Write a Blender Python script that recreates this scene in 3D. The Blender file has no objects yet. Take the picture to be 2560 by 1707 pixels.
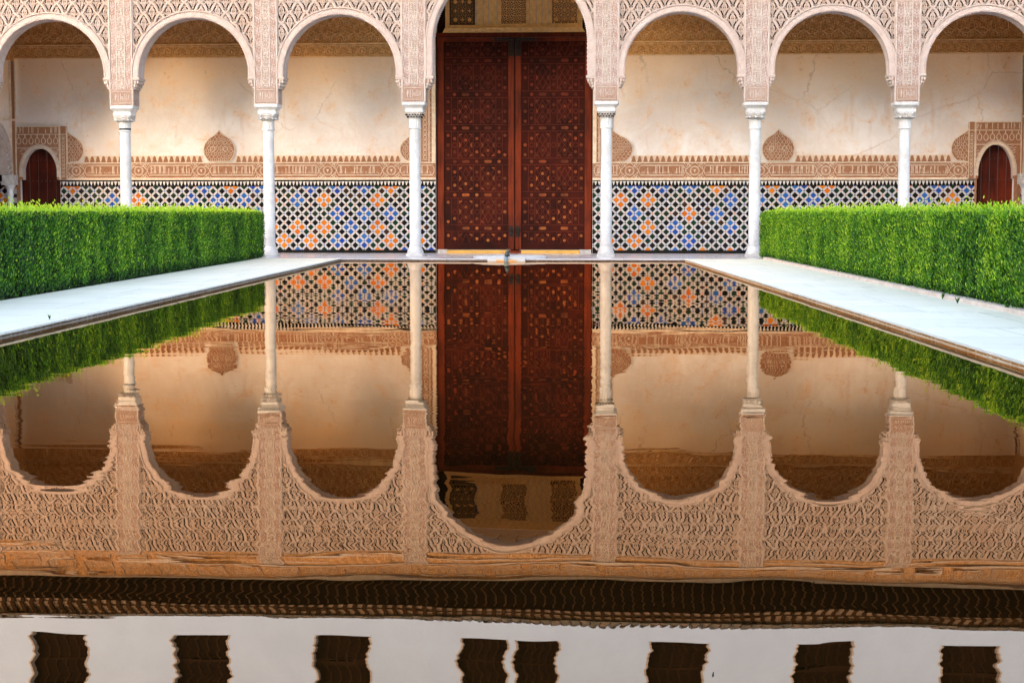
import bpy, math, random
import numpy as np
from mathutils import Vector, noise as mn
random.seed(7)
PI = math.pi
C = bpy.context.scene.collection
scene = bpy.context.scene

# ------------------------------------------------------------------ node helpers
class V:
    """a socket that can be used in arithmetic"""
    def __init__(s, nt, k): s.nt = nt; s.k = k
    def _m(s, op, *a):
        n = s.nt.nodes.new('ShaderNodeMath'); n.operation = op
        for i, q in enumerate((s,) + a):
            if isinstance(q, V): s.nt.links.new(q.k, n.inputs[i])
            else: n.inputs[i].default_value = q
        return V(s.nt, n.outputs[0])
    def __add__(s, o): return s._m('ADD', o)
    __radd__ = __add__
    def __sub__(s, o): return s._m('SUBTRACT', o)
    def __rsub__(s, o): return (s * -1) + o
    def __mul__(s, o): return s._m('MULTIPLY', o)
    __rmul__ = __mul__
    def __truediv__(s, o): return s._m('DIVIDE', o)
    def abs(s): return s._m('ABSOLUTE')
    def frac(s): return s._m('FRACT')
    def floor(s): return s._m('FLOOR')
    def sin(s): return s._m('SINE')
    def lt(s, o): return s._m('LESS_THAN', o)
    def gt(s, o): return s._m('GREATER_THAN', o)
    def max(s, o): return s._m('MAXIMUM', o)
    def min(s, o): return s._m('MINIMUM', o)
    def mod(s, o): return s._m('FLOORED_MODULO', o)
    def pow(s, o): return s._m('POWER', o)
    def ss(s, a, b):
        n = s.nt.nodes.new('ShaderNodeMapRange'); n.interpolation_type = 'SMOOTHSTEP'
        s.nt.links.new(s.k, n.inputs[0]); n.inputs[1].default_value = a; n.inputs[2].default_value = b
        return V(s.nt, n.outputs[0])

class Mat:
    def __init__(s, name, rough=.8, spec=.3):
        s.m = bpy.data.materials.new(name); s.m.use_nodes = True; s.nt = s.m.node_tree
        s.b = s.nt.nodes['Principled BSDF']; s.b.inputs['Roughness'].default_value = rough
        s.b.inputs['Specular IOR Level'].default_value = spec
        g = s.nt.nodes.new('ShaderNodeNewGeometry'); x = s.nt.nodes.new('ShaderNodeSeparateXYZ')
        s.nt.links.new(g.outputs['Position'], x.inputs[0]); s.pos = g.outputs['Position']
        s.x, s.y, s.z = [V(s.nt, x.outputs[i]) for i in range(3)]
    def vec(s, x, y, z):
        n = s.nt.nodes.new('ShaderNodeCombineXYZ')
        for i, q in enumerate((x, y, z)):
            if isinstance(q, V): s.nt.links.new(q.k, n.inputs[i])
            else: n.inputs[i].default_value = q
        return n.outputs[0]
    def noise(s, scale, detail=3, rough=.55, vec=None, out=0, dist=0):
        n = s.nt.nodes.new('ShaderNodeTexNoise'); n.inputs['Scale'].default_value = scale
        n.inputs['Detail'].default_value = detail; n.inputs['Roughness'].default_value = rough
        n.inputs['Distortion'].default_value = dist
        s.nt.links.new(vec or s.pos, n.inputs['Vector'])
        return V(s.nt, n.outputs[out])
    def vor(s, scale, vec=None, feat='F1'):
        n = s.nt.nodes.new('ShaderNodeTexVoronoi'); n.feature = feat; n.inputs['Scale'].default_value = scale
        s.nt.links.new(vec or s.pos, n.inputs['Vector']); return V(s.nt, n.outputs[0])
    def white(s, vec):
        n = s.nt.nodes.new('ShaderNodeTexWhiteNoise'); n.noise_dimensions = '3D'
        s.nt.links.new(vec, n.inputs['Vector']); return V(s.nt, n.outputs[0])
    def attr(s, name='tone'):
        n = s.nt.nodes.new('ShaderNodeAttribute'); n.attribute_name = name; return V(s.nt, n.outputs['Fac'])
    def col(s, c):
        if isinstance(c, tuple):
            n = s.nt.nodes.new('ShaderNodeRGB'); n.outputs[0].default_value = (*c, 1); return n.outputs[0]
        return c
    def mix(s, f, a, b):
        n = s.nt.nodes.new('ShaderNodeMix'); n.data_type = 'RGBA'
        if isinstance(f, V): s.nt.links.new(f.k, n.inputs[0])
        else: n.inputs[0].default_value = f
        s.nt.links.new(s.col(a), n.inputs[6]); s.nt.links.new(s.col(b), n.inputs[7]); return n.outputs[2]
    def ramp(s, f, stops):
        n = s.nt.nodes.new('ShaderNodeValToRGB'); r = n.color_ramp
        while len(r.elements) < len(stops): r.elements.new(.5)
        for e, (p, c) in zip(r.elements, stops): e.position = p; e.color = (*c, 1)
        s.nt.links.new(f.k, n.inputs[0]); return n.outputs[0]
    def out(s, col, bump=None, dist=.01, strength=1, rough=None):
        s.nt.links.new(s.col(col), s.b.inputs['Base Color'])
        if bump is not None:
            n = s.nt.nodes.new('ShaderNodeBump'); n.inputs['Distance'].default_value = dist
            n.inputs['Strength'].default_value = strength
            s.nt.links.new(bump.k, n.inputs['Height']); s.nt.links.new(n.outputs[0], s.b.inputs['Normal'])
        if isinstance(rough, V): s.nt.links.new(rough.k, s.b.inputs['Roughness'])
        return s.m

def carved(name, hi, lo, sc, depth=.012, mirror=None, contrast=.25, wear=.35, thr=0.):
    """flat carved stucco: mirrored curling ridges over a deeper ground"""
    a = Mat(name, .9, .1)
    u = a.x + a.y
    if mirror: u = ((u / mirror).frac() - .5).abs() * mirror
    u = u / sc; w = a.z / sc
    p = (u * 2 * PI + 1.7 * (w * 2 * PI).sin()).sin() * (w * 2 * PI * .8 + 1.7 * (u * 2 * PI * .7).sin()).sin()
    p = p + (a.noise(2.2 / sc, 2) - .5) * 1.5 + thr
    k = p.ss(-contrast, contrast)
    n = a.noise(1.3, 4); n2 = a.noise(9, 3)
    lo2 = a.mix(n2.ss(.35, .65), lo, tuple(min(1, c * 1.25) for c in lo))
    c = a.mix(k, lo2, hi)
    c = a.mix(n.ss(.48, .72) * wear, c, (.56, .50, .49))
    return a.out(c, k + n2 * .3, depth)

def plain(name, c, rough=.8, spec=.3, var=.18, sc=6, bump=.003, c2=None):
    a = Mat(name, rough, spec)
    n = a.noise(sc, 5)
    cc = a.mix(n.ss(.3, .7), c, c2 or tuple(x * (1 - var) for x in c))
    return a.out(cc, a.noise(sc * 6, 3), bump)

M = {}
HI = (.66, .48, .37); LO = (.40, .235, .155)
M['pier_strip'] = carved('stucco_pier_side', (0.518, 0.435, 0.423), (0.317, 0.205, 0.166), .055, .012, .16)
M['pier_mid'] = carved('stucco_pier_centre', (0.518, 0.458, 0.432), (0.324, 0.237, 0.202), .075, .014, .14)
M['stucco_pale'] = plain('stucco_pale_fillet', (0.518, 0.458, 0.432), .85, .2, .2, 9, .004, (0.446, 0.348, 0.313))
M['stucco_band'] = carved('stucco_arch_band', (0.504, 0.427, 0.414), (0.446, 0.348, 0.322), .05, .004, None, .4, .5)
M['stucco_red'] = carved('stucco_red_ground', (0.418, 0.292, 0.239), (0.317, 0.190, 0.138), .03, .006)
M['lattice_ground'] = carved('stucco_lattice_ground', (.50, .42, .39), (.36, .26, .20), .030, .008, None, .25, .6)
M['lattice_rib'] = plain('stucco_lattice_rib', (0.533, 0.458, 0.451), .85, .2, .2, 1.4, .004, (0.490, 0.363, 0.313))
M['hole'] = plain('dark_pierced_gap', (.012, .009, .008), .9, .1)
M['screen_stucco'] = carved('golden_screen_stucco', (.95, .66, .29), (.78, .44, .15), .05, .010, None, .3, 0)
M['frieze_hi'] = carved('stucco_frieze_upper', (.58, .36, .20), (.42, .22, .10), .06, .012)
M['band_ground'] = carved('carved_band_ground', (0.361, 0.185, 0.109), (0.279, 0.119, 0.062), .032, .006, None, .3, .1)
M['band_line'] = plain('carved_band_line', (0.656, 0.546, 0.427), .85, .2, .2, 12, .003, (0.541, 0.396, 0.294))
M['up_ground'] = carved('upper_frieze_ground', (.82, .46, .18), (.48, .22, .07), .06, .016, .76, .3, .1)
M['up_line'] = plain('upper_frieze_line', (.88, .56, .27), .85, .2, .25, 10, .004)

# plaster of the gallery wall: mottled, ochre and chalky stains, warm glow painted up high
a = Mat('mottled_plaster', .9, .15)
n1 = a.noise(.55, 6, .6); n2 = a.noise(2.4, 5, .65, dist=.6); n3 = a.noise(11, 4)
strk = a.noise(1, 5, .6, a.vec(a.x * 5, a.y, a.z * .8))
c = a.mix(n1.ss(.38, .62), (.60, .54, .51), (.69, .66, .66))
c = a.mix(n2.ss(.50, .70) * .55, c, (.66, .44, .28))
n4 = a.noise(1.1, 7, .7, dist=1.2); c = a.mix(n4.ss(.54, .70) * .25, c, (.78, .76, .76)); c = a.mix((n4.ss(.47, .50) - n4.ss(.50, .53)) * .12, c, (.50, .34, .25))
c = a.mix(strk.ss(.55, .72) * .45, c, (.55, .40, .32))
top_glow = (a.z - 4.57 + (n2 - .5) * .9).ss(-1.6, .1) * .68  # ochre rises towards the top, part stain, part painted warm glow
c = a.mix(top_glow, c, (.90, .60, .33))
ck = a.vor(.55, a.vec(a.x + n2 * .5, a.y, a.z * .8 + n1 * .6), 'DISTANCE_TO_EDGE'); c = a.mix(ck.lt(.006) * n1.ss(.45, .6) * .45, c, (.40, .27, .2))
c = a.mix((n2 * n3).ss(.33, .44) * .5, c, (.48, .28, .17))
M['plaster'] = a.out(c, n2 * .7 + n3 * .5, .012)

a = Mat('white_marble', .35, .5)
n1 = a.noise(1.6, 6, .6, dist=1.5); n2 = a.noise(5, 4, .6, a.vec(a.x * 4, a.y * 4, a.z))
c = a.mix(n1.ss(.45, .62), (.58, .59, .62), (.48, .48, .50))
c = a.mix(n2.ss(.50, .72) * .5, c, (.48, .45, .43))
vn = a.noise(2.3, 6, .6, a.vec(a.x * 3, a.y * 3, a.z * 1.4), dist=2.5); c = a.mix((vn.ss(.47, .50) - vn.ss(.50, .53)) * .5, c, (.38, .37, .38))
gr = (a.noise(3, 5, .7) - (a.z - .05) * .35).ss(.28, .55); c = a.mix(gr * .55, c, (.40, .36, .33))
M['marble'] = a.out(c, n2, .002)
M['marble_carved'] = carved('carved_marble', (.62, .60, .59), (.36, .33, .31), .05, .01, None, .35, .2)
M['lead'] = plain('dark_lead_ring', (.03, .035, .04), .5)

# marble paving: slabs with joints, dirt near joints
def paving(name, rough, base, sx, sy, dirt, spec=.5):
    a = Mat(name, rough, spec)
    row = (a.y / sy).floor(); off = a.white(a.vec(row, 3., 1.)) * .6
    fx = ((a.x + .05 * a.y) / sx + off).frac(); fy = (a.y / sy).frac()
    dj = (fx - .5).abs().max((fy - .5).abs())
    joint = ((fx - .5).abs().gt(.5 - .004 / sx)).max((fy - .5).abs().gt(.5 - .006 / sy))
    tone = a.white(a.vec(((a.x + .05 * a.y) / sx + off).floor(), row, 2.))
    n = a.noise(2.2, 6, .65); n2 = a.noise(14, 4)
    b2 = tuple(x * .90 for x in base)
    c = a.mix(tone, base, b2)
    c = a.mix(n.ss(.52, .75) * dirt, c, (.58, .52, .45))
    c = a.mix((n2 * n).ss(.34, .44) * dirt, c, (.36, .30, .25))
    wl = a.noise(1, 5, .65, a.vec(a.x * 9, a.y * .7, 0.)); c = a.mix(wl.ss(.55, .75) * dirt * 1.4, c, (.60, .56, .52))
    sp = a.noise(38, 2); c = a.mix(sp.ss(.70, .74) * .6, c, (.25, .2, .15))
    c = a.mix(joint * .75, c, (.26, .23, .20))
    return a.out(c, n2 * .4 - joint, .004, rough=(n * .25 + (rough - .1)) if rough > .3 else None)
M['path'] = paving('path_marble', .55, (.88, .80, .64), 1.4, 1.1, .34, .3)
M['floor'] = paving('gallery_marble', .16, (.62, .59, .62), .9, .9, .25)
M['kerb'] = plain('pinkish_kerb_stone', (.72, .58, .50), .8, .2, .25, 5, .01, (.6, .46, .38))
# pool coping face: mineral and rust staining in layers
for nm, rust, pale in (('coping_right', (.66, .30, .09), (.84, .74, .62)), ('coping_left', (.20, .13, .08), (.42, .42, .46))):
    a = Mat(nm, .8, .2)
    n = a.noise(3, 6, .7, a.vec(a.x * .6, a.y * .6, a.z * 14)); n2 = a.noise(20, 4)
    lay = (a.z + (n - .5) * .03).ss(-.005, .048)
    c = a.ramp(lay, [(0, pale), (.22, rust), (.42, tuple(x * .5 for x in rust)), (.55, rust), (.75, pale), (.95, (.8, .76, .7))])
    c = a.mix(n2.ss(.45, .7) * .6, c, pale)
    M[nm] = a.out(c, n + n2, .01)
M['pool_floor'] = plain('pool_floor', (.025, .022, .012), .9, .1)
M['soil'] = plain('garden_soil', (.09, .06, .04), .95, .1, .4, 4, .03)

# glazed tile dado
a = Mat('glazed_tiles', .16, .35)
P = .209; X0 = -.02; Z0 = 1.585
u = (a.x - X0 + a.z - Z0) / P; v = (a.x - X0 - a.z + Z0) / P
ia = u.floor(); ib = v.floor(); du = (u.frac() - .5).abs(); dv = (v.frac() - .5).abs()
dia = du.max(dv)
ga = (ia / 3 + .001).floor(); gb = (ib / 3 + .001).floor()
ing = (ia - ga * 3).lt(1.5) * (ib - gb * 3).lt(1.5)
h1 = a.white(a.vec(ga, gb, 5.)); h2 = a.white(a.vec(ia, ib, 1.)); h3 = a.white(a.vec(ia, ib, 9.))
dark = a.ramp(h2, [(0, (.004, .004, .006)), (.55, (.006, .006, .007)), (.6, (.004, .02, .011)), (.8, (.012, .02, .01)), (.93, (.03, .012, .006))])
dark.node.color_ramp.interpolation = 'CONSTANT'
orange = a.mix(h2, (.38, .08, .005), (.47, .14, .007)); blue = a.mix(h2, (.009, .034, .23), (.02, .10, .31))
c = a.mix(ing * h1.gt(.36), dark, a.mix(h1.gt(.68), orange, blue))
white = a.mix(h3, (.42, .40, .40), (.33, .33, .35))
inner = dia.lt(.348)
c = a.mix(inner, white, c)
# grout along strips and little star at each crossing
edge = dia.gt(.348) * dia.lt(.364)
c = a.mix(edge * .5, c, (.25, .2, .17))
nd = (.5 - du).max(.5 - dv)
nh = a.white(a.vec((u + .5).floor(), (v + .5).floor(), 4.))
ncol = a.ramp(nh, [(0, (.02, .08, .4)), (.4, (.55, .14, .03)), (.75, (.02, .02, .02))]); ncol.node.color_ramp.interpolation = 'CONSTANT'
c = a.mix(nd.lt(.095), c, ncol)
c = a.mix(nd.gt(.095) * nd.lt(.14) * ((.5 - du) - (.5 - dv)).abs().lt(.05), c, (.12, .1, .1))
# merlon row and dark borders
mz = (a.z - 1.612) / .092
fx = (a.x / .0827).frac() - .5
wm = mz * .36 + .06
mer = fx.abs().lt(wm.min(.40)) * mz.gt(0.0) * mz.lt(1.0)
topz = a.z.gt(1.592)
c = a.mix(topz, c, a.mix(mer, (.003, .003, .003), (.48, .45, .43)))
c = a.mix(a.z.lt(.115), c, (.006, .006, .006))
n = a.noise(30, 2)
M['tiles'] = a.out(c, dia.ss(.29, .33) * -.4 + n * .15, .003)

# wood
def wood(name, c1, c2, rough=.45, sx=14., sz=1.2, spec=.4):
    a = Mat(name, rough, spec)
    n = a.noise(1, 5, .65, a.vec(a.x * sx, a.y * sx, a.z * sz)); n2 = a.noise(1.1, 4)
    f = (n.ss(.3, .7) * .6 + n2.ss(.35, .7) * .5)
    return a.out(a.mix(f, c1, c2), n, .004)
M['stile'] = wood('red_brown_stile_wood', (.045, .005, .0015), (.17, .024, .005), .5, spec=.15)
M['leaf'] = wood('dark_door_board', (.013, .0018, .0009), (.045, .0048, .0019), .6, 3, 2, .1)
M['rib'] = wood('door_strapwork', (.035, .0046, .0018), (.095, .013, .004), .55, 3, 2, .12)
a = Mat('door_inlay', .5, .15)
t = a.attr()
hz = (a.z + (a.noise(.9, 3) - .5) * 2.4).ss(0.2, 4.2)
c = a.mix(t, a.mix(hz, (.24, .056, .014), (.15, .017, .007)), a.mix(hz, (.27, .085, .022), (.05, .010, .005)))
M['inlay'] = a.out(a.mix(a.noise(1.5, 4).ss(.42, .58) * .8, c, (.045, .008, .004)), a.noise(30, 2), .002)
M['small_door'] = wood('small_door_boards', (.016, .002, .001), (.11, .013, .003), .55, 9, .9, .15)
M['iron'] = plain('iron_stud', (.022, .014, .012), .5, .2)
M['brass'] = plain('worn_brass_sill', (.62, .33, .06), .4, .6)
M['roofwood'] = wood('dark_roof_wood', (.014, .006, .002), (.04, .017, .005), .7, 4, 4, .06)
M['rafter'] = wood('rafter_wood', (.06, .028, .008), (.12, .055, .016), .6, 4, 4)
M['fascia'] = plain('pale_fascia', (.30, .22, .17), .9, .1, .3, 8)
M['rooftile'] = plain('weathered_roof_tile', (.085, .09, .085), .9, .1, .4, 7, .01, (.19, .145, .12))
M['whitewash'] = plain('whitewashed_wall', (.45, .61, .95), .9, .1, .06, 1.2, .006)
M['jamb'] = plain('window_jamb', (.42, .36, .34), .9, .1, .2, 4)
M['shutter'] = wood('dark_window_shutter', (.005, .002, .001), (.012, .005, .0025), .7, 12, 1, .04)
M['shutter_rib'] = wood('window_shutter_rib', (.012, .006, .003), (.022, .010, .005), .7, 12, 1, .05)
M['ceiling'] = wood('gallery_ceiling_wood', (.62, .42, .24), (.74, .52, .32), .6, 4, 4)
M['ochre'] = plain('sun_block_masonry', (.45, .30, .19), .95, .1, .35, 1.2, .02)
M['bronze'] = plain('dark_bronze', (.015, .03, .035), .35, .6)
M['bluestone'] = plain('blue_grey_stone', (.25, .34, .42), .5, .4)
M['basin'] = plain('basin_marble', (.60, .60, .62), .35, .5, .1, 8)
M['channel'] = plain('ochre_channel_stone', (.72, .42, .18), .6, .3, .2, 10)

# openwork screens above the door
def grille(name, pale, k):
    a = Mat(name, .7, .3)
    u = (a.x + 2.62) / .158; w = (a.z + .02) / .158
    fu = u.frac() - .5; fw = w.frac() - .5
    r = (fu * fu + fw * fw).pow(.5)
    ang = fu._m('ARCTAN2', fw)
    star = r - .30 - (ang * 8).sin() * .09
    net = (star.abs().lt(.075)).max(r.lt(.12) * r.gt(.06)).max((fu.abs() - fw.abs()).abs().lt(.035) * r.gt(.36)).max(fu.abs().gt(.455)).max(fw.abs().gt(.455))
    return a.out(a.mix(net, (.008, .004, .002), pale), net, .01)
M['screen'] = grille('pierced_plaster_screen', (.80, .46, .18), 1)
M['screen_dark'] = grille('pierced_wood_screen', (.34, .19, .08), 1)
M['gold'] = plain('gilded_boss', (.80, .42, .12), .5, .4)

# foliage
a = Mat('myrtle_leaf', .5, .35)
t = a.attr()
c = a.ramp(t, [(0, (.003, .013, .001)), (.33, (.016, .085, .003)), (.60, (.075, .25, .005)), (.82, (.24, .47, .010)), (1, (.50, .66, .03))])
a.nt.links.new(c, a.b.inputs['Base Color'])
tr = a.nt.nodes.new('ShaderNodeBsdfTranslucent'); a.nt.links.new(c, tr.inputs[0])
mx = a.nt.nodes.new('ShaderNodeMixShader'); mx.inputs[0].default_value = .3
a.nt.links.new(a.b.outputs[0], mx.inputs[1]); a.nt.links.new(tr.outputs[0], mx.inputs[2])
a.nt.links.new(mx.outputs[0], a.nt.nodes['Material Output'].inputs[0])
M['myrtle'] = a.m
M['hedge_core'] = plain('hedge_interior', (.008, .022, .005), .95, .05)

# water: clear dark pool, gently rippled
a = Mat('pool_water')
nt = a.nt; nt.nodes.remove(a.b)
v1 = a.vec(a.x * .9, a.y * 4.2, 0.); v2 = a.vec(a.x * 1.3, a.y * 1.6, 3.)
nx = (a.noise(1, 2, .5, v1) - .5) * .016 + (a.noise(1, 2, .6, a.vec(a.x * .9, a.y * 11, 2.)) - .5) * .022
ny = (a.noise(1, 3, .5, v2) - .5) * .0075 + (a.noise(1, 2, .5, a.vec(a.x * 2.0, a.y * 6.5, 7.)) - .5) * .0046
nv = a.vec(nx, ny, 1.)
nn = nt.nodes.new('ShaderNodeVectorMath'); nn.operation = 'NORMALIZE'; nt.links.new(nv, nn.inputs[0])
gl = nt.nodes.new('ShaderNodeBsdfGlossy'); gl.inputs['Color'].default_value = (.94, .69, .47, 1); gl.inputs['Roughness'].default_value = .0
nt.links.new(nn.outputs[0], gl.inputs['Normal'])
df = nt.nodes.new('ShaderNodeBsdfDiffuse'); df.inputs['Color'].default_value = (.010, .005, .001, 1)
fr = nt.nodes.new('ShaderNodeFresnel'); fr.inputs['IOR'].default_value = 1.5
mx = nt.nodes.new('ShaderNodeMixShader'); pw = V(nt, fr.outputs[0]).pow(.68); nt.links.new(pw.k, mx.inputs[0])
nt.links.new(df.outputs[0], mx.inputs[1]); nt.links.new(gl.outputs[0], mx.inputs[2])
nt.links.new(mx.outputs[0], nt.nodes['Material Output'].inputs[0])
M['water'] = a.m; WATER = (gl, fr, df)

# ------------------------------------------------------------------ mesh helpers
def wloc(o):
    v = Vector((0, 0, 0))
    while o is not None: v += o.location; o = o.parent
    return v

class MB:
    def __init__(s): s.v = []; s.f = []; s.m = []; s.t = []; s.ml = []; s.xf = None
    def mi(s, name):
        if name not in s.ml: s.ml.append(name)
        return s.ml.index(name)
    def add(s, vs, fs, mat, tone=.5):
        k = len(s.v); i = s.mi(mat)
        if s.xf: vs = [s.xf(p) for p in vs]
        s.v += [tuple(p) for p in vs]
        for f in fs: s.f.append(tuple(q + k for q in f)); s.m.append(i); s.t.append(tone)
    def box(s, x0, x1, y0, y1, z0, z1, mat, tone=.5):
        s.add([(x0, y0, z0), (x1, y0, z0), (x1, y1, z0), (x0, y1, z0), (x0, y0, z1), (x1, y0, z1), (x1, y1, z1), (x0, y1, z1)],
              [(0, 1, 5, 4), (1, 2, 6, 5), (2, 3, 7, 6), (3, 0, 4, 7), (4, 5, 6, 7), (3, 2, 1, 0)], mat, tone)
    def prism(s, pts, y0, y1, mat, tone=.5, back=True):
        n = len(pts)
        fs = [tuple(range(n))] + [(i, i + n, (i + 1) % n + n, (i + 1) % n) for i in range(n)]
        if back: fs.append(tuple(range(2 * n - 1, n - 1, -1)))
        s.add([(x, y0, z) for x, z in pts] + [(x, y1, z) for x, z in pts], fs, mat, tone)
    def flat(s, pts, y, mat, tone=.5):
        s.add([(x, y, z) for x, z in pts], [tuple(range(len(pts)))], mat, tone)
    def slab(s, pts, z0, z1, mat, side=None):
        n = len(pts); side = side or mat
        s.add([(x, y, z1) for x, y in pts], [tuple(range(n))], mat)
        for i in range(n):
            p, q = pts[i], pts[(i + 1) % n]
            s.add([(*p, z0), (*q, z0), (*q, z1), (*p, z1)], [(0, 1, 2, 3)], side)
    def ribbon(s, pts, w, y0, y1, mat, closed=False, tone=.5):
        n = len(pts); L = []; R = []
        for i, (x, z) in enumerate(pts):
            a_ = pts[(i - 1) % n] if closed or i else pts[0]; b_ = pts[(i + 1) % n] if closed or i < n - 1 else pts[-1]
            dx, dz = b_[0] - a_[0], b_[1] - a_[1]; l = math.hypot(dx, dz) or 1
            nx_, nz_ = -dz / l * w / 2, dx / l * w / 2
            L.append((x + nx_, z + nz_)); R.append((x - nx_, z - nz_))
        ws = [(x, y0, z) for x, z in L] + [(x, y0, z) for x, z in R]
        fs = []; m = n if closed else n - 1
        for i in range(m):
            j = (i + 1) % n; fs.append((i, j, j + n, i + n))
        if y1 is not None:
            ws += [(x, y1, z) for x, z in L] + [(x, y1, z) for x, z in R]
            for i in range(m):
                j = (i + 1) % n; fs += [(i, i + 2 * n, j + 2 * n, j), (i + n, j + n, j + 3 * n, i + 3 * n)]
            if not closed: fs += [(0, n, 3 * n, 2 * n), (n - 1, 3 * n - 1, 4 * n - 1, 2 * n - 1)]
        s.add(ws, fs, mat, tone)
    def disc(s, x, z, r, y0, y1, mat, n=10, tone=.5, rz=None):
        rz = rz or r
        s.prism([(x + r * math.cos(2 * PI * i / n), z + rz * math.sin(2 * PI * i / n)) for i in range(n)], y0, y1, mat, tone, False)
    def ring(s, x, z, r, w, y0, y1, mat, n=16, rz=None):
        rz = rz or r
        s.ribbon([(x + r * math.cos(2 * PI * i / n), z + rz * math.sin(2 * PI * i / n)) for i in range(n)], w, y0, y1, mat, True)
    def dome(s, x, y, z, r, mat, n=8, tone=.5):
        vs = []; fs = []
        for j in range(4):
            t = j / 3.3 * PI / 2
            for i in range(n): vs.append((x + r * math.cos(t) * math.cos(2 * PI * i / n), y - r * math.sin(t), z + r * math.cos(t) * math.sin(2 * PI * i / n)))
        for j in range(3):
            for i in range(n): fs.append((j * n + i, j * n + (i + 1) % n, (j + 1) * n + (i + 1) % n, (j + 1) * n + i))
        fs.append(tuple(range(3 * n, 4 * n))); s.add(vs, fs, mat, tone)
    def lathe(s, cx, cy, prof, mat, n=28):
        s.loft(cx, cy, [(z, r, 2) for z, r in prof], mat, n)
    def loft(s, cx, cy, secs, mat, n=28, cap=True):
        vs = []; fs = []
        for z, r, p in secs:
            for i in range(n):
                t = 2 * PI * (i + .5) / n; c_, s_ = math.cos(t), math.sin(t)
                vs.append((cx + r * math.copysign(abs(c_) ** (2 / p), c_), cy + r * math.copysign(abs(s_) ** (2 / p), s_), z))
        for j in range(len(secs) - 1):
            for i in range(n): fs.append((j * n + i, j * n + (i + 1) % n, (j + 1) * n + (i + 1) % n, (j + 1) * n + i))
        if cap: fs += [tuple(range(n - 1, -1, -1)), tuple(range(len(vs) - n, len(vs)))]
        s.add(vs, fs, mat)
    def build(s, name, parent=None, smooth=False, label=None, kind=None, origin=None):
        me = bpy.data.meshes.new(name)
        off = wloc(parent) if parent else Vector(origin or (0, 0, 0))
        me.from_pydata([(x - off.x, y - off.y, z - off.z) for x, y, z in s.v], [], s.f)
        for q in s.ml: me.materials.append(M[q])
        me.polygons.foreach_set('material_index', s.m)
        at = me.attributes.new('tone', 'FLOAT', 'FACE'); at.data.foreach_set('value', s.t)
        if smooth:
            me.polygons.foreach_set('use_smooth', [True] * len(s.f))
            me.set_sharp_from_angle(angle=math.radians(35))
        me.update()
        o = bpy.data.objects.new(name, me); C.objects.link(o)
        if parent: o.parent = parent
        elif origin: o.location = origin
        if label: o['label'] = label
        if kind: o['kind'] = kind
        return o

def tag(o, label=None, cat=None, group=None, kind=None):
    for k, v_ in (('label', label), ('category', cat), ('group', group), ('kind', kind)):
        if v_: o[k] = v_
    return o
def empty(name, loc, label, cat, group=None):
    o = bpy.data.objects.new(name, None); C.objects.link(o); o.location = loc
    return tag(o, label, cat, group)

# Arabic lettering from the built-in font, as mesh templates
_txt = {}
def glyphs(body):
    if body not in _txt:
        cu = bpy.data.curves.new('lettering', 'FONT'); cu.body = body; cu.resolution_u = 2
        ob = bpy.data.objects.new('lettering', cu); C.objects.link(ob); bpy.context.view_layer.update()
        me = bpy.data.meshes.new_from_object(ob.evaluated_get(bpy.context.evaluated_depsgraph_get()))
        vs = [(q.co.x, q.co.y) for q in me.vertices]; fs = [tuple(p.vertices) for p in me.polygons]
        xs = [p[0] for p in vs]; ys = [p[1] for p in vs]
        _txt[body] = ([((x - min(xs)) / (max(xs) - min(xs)), (y - min(ys)) / (max(ys) - min(ys))) for x, y in vs], fs)
        bpy.data.objects.remove(ob); bpy.data.curves.remove(cu); bpy.data.meshes.remove(me)
    return _txt[body]
MOTTO = '\uFDF2 \uFEFB\uFE87 \uFE90\uFEDF\uFE8E\uFECF \uFEFB\uFEED'
ALLAH = '\uFEFB\uFE87 \uFDF2'
def write(mb, body, x0, x1, z0, z1, y, mat):
    vs, fs = glyphs(body)
    mb.add([(x0 + (x1 - x0) * px, y, z0 + (z1 - z0) * pz) for px, pz in vs], fs, mat)

# ------------------------------------------------------------------ layout
Z0F = .05
FY = 37.0           # front of the arcade
BY = 40.0           # gallery wall
PX = [-14.06, -10.9, -7.74, -4.55, -.43, 2.73, 5.87, 9.03]
PZ = [3.285, 3.288, 3.314, 3.343, 3.343, 3.309, 3.30, 3.30]
HW = .257
TOP = 6.57
FEND = 35.1        # far edge of the pool
def poolL(y): return -4.298 - .0441 * y
def poolR(y): return 3.124 - .0550 * y
def hedgeL(y): return -5.785 - .0494 * y
def kerbR(y): return 4.325 - .0451 * y

# ---- ground, pool, paths, floors
g = MB(); g.slab([(-300, -300), (-300, 400), (300, 400), (300, -300)], -3, -1.6, 'soil'); 
g = MB()
NEAR = -3.
# ground sheet with the pool left open
for pts in ([(-250, -200), (poolL(NEAR) - .4, -200), (poolL(NEAR) - .4, NEAR), (poolL(FEND) - .4, FEND + .4), (poolL(FEND) - .4, 300), (-250, 300)],
            [(poolR(NEAR) + .4, -200), (250, -200), (250, 300), (poolR(FEND) + .4, 300), (poolR(FEND) + .4, FEND + .4), (poolR(NEAR) + .4, NEAR)],
            [(poolL(NEAR) - .4, -200), (poolR(NEAR) + .4, -200), (poolR(NEAR) + .4, NEAR), (poolL(NEAR) - .4, NEAR)],
            [(poolL(FEND) - .4, FEND + .4), (poolR(FEND) + .4, FEND + .4), (poolR(FEND) + .4, 300), (poolL(FEND) - .4, 300)]):
    g.add([(x, y, .0) for x, y in pts], [tuple(range(len(pts)))], 'soil')
g.build('ground', kind='structure')
g = MB()
g.add([(poolL(NEAR) - .05, NEAR, 0), (poolR(NEAR) + .05, NEAR, 0), (poolR(FEND) + .05, FEND + .05, 0), (poolL(FEND) - .05, FEND + .05, 0)], [(0, 1, 2, 3)], 'water')
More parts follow.
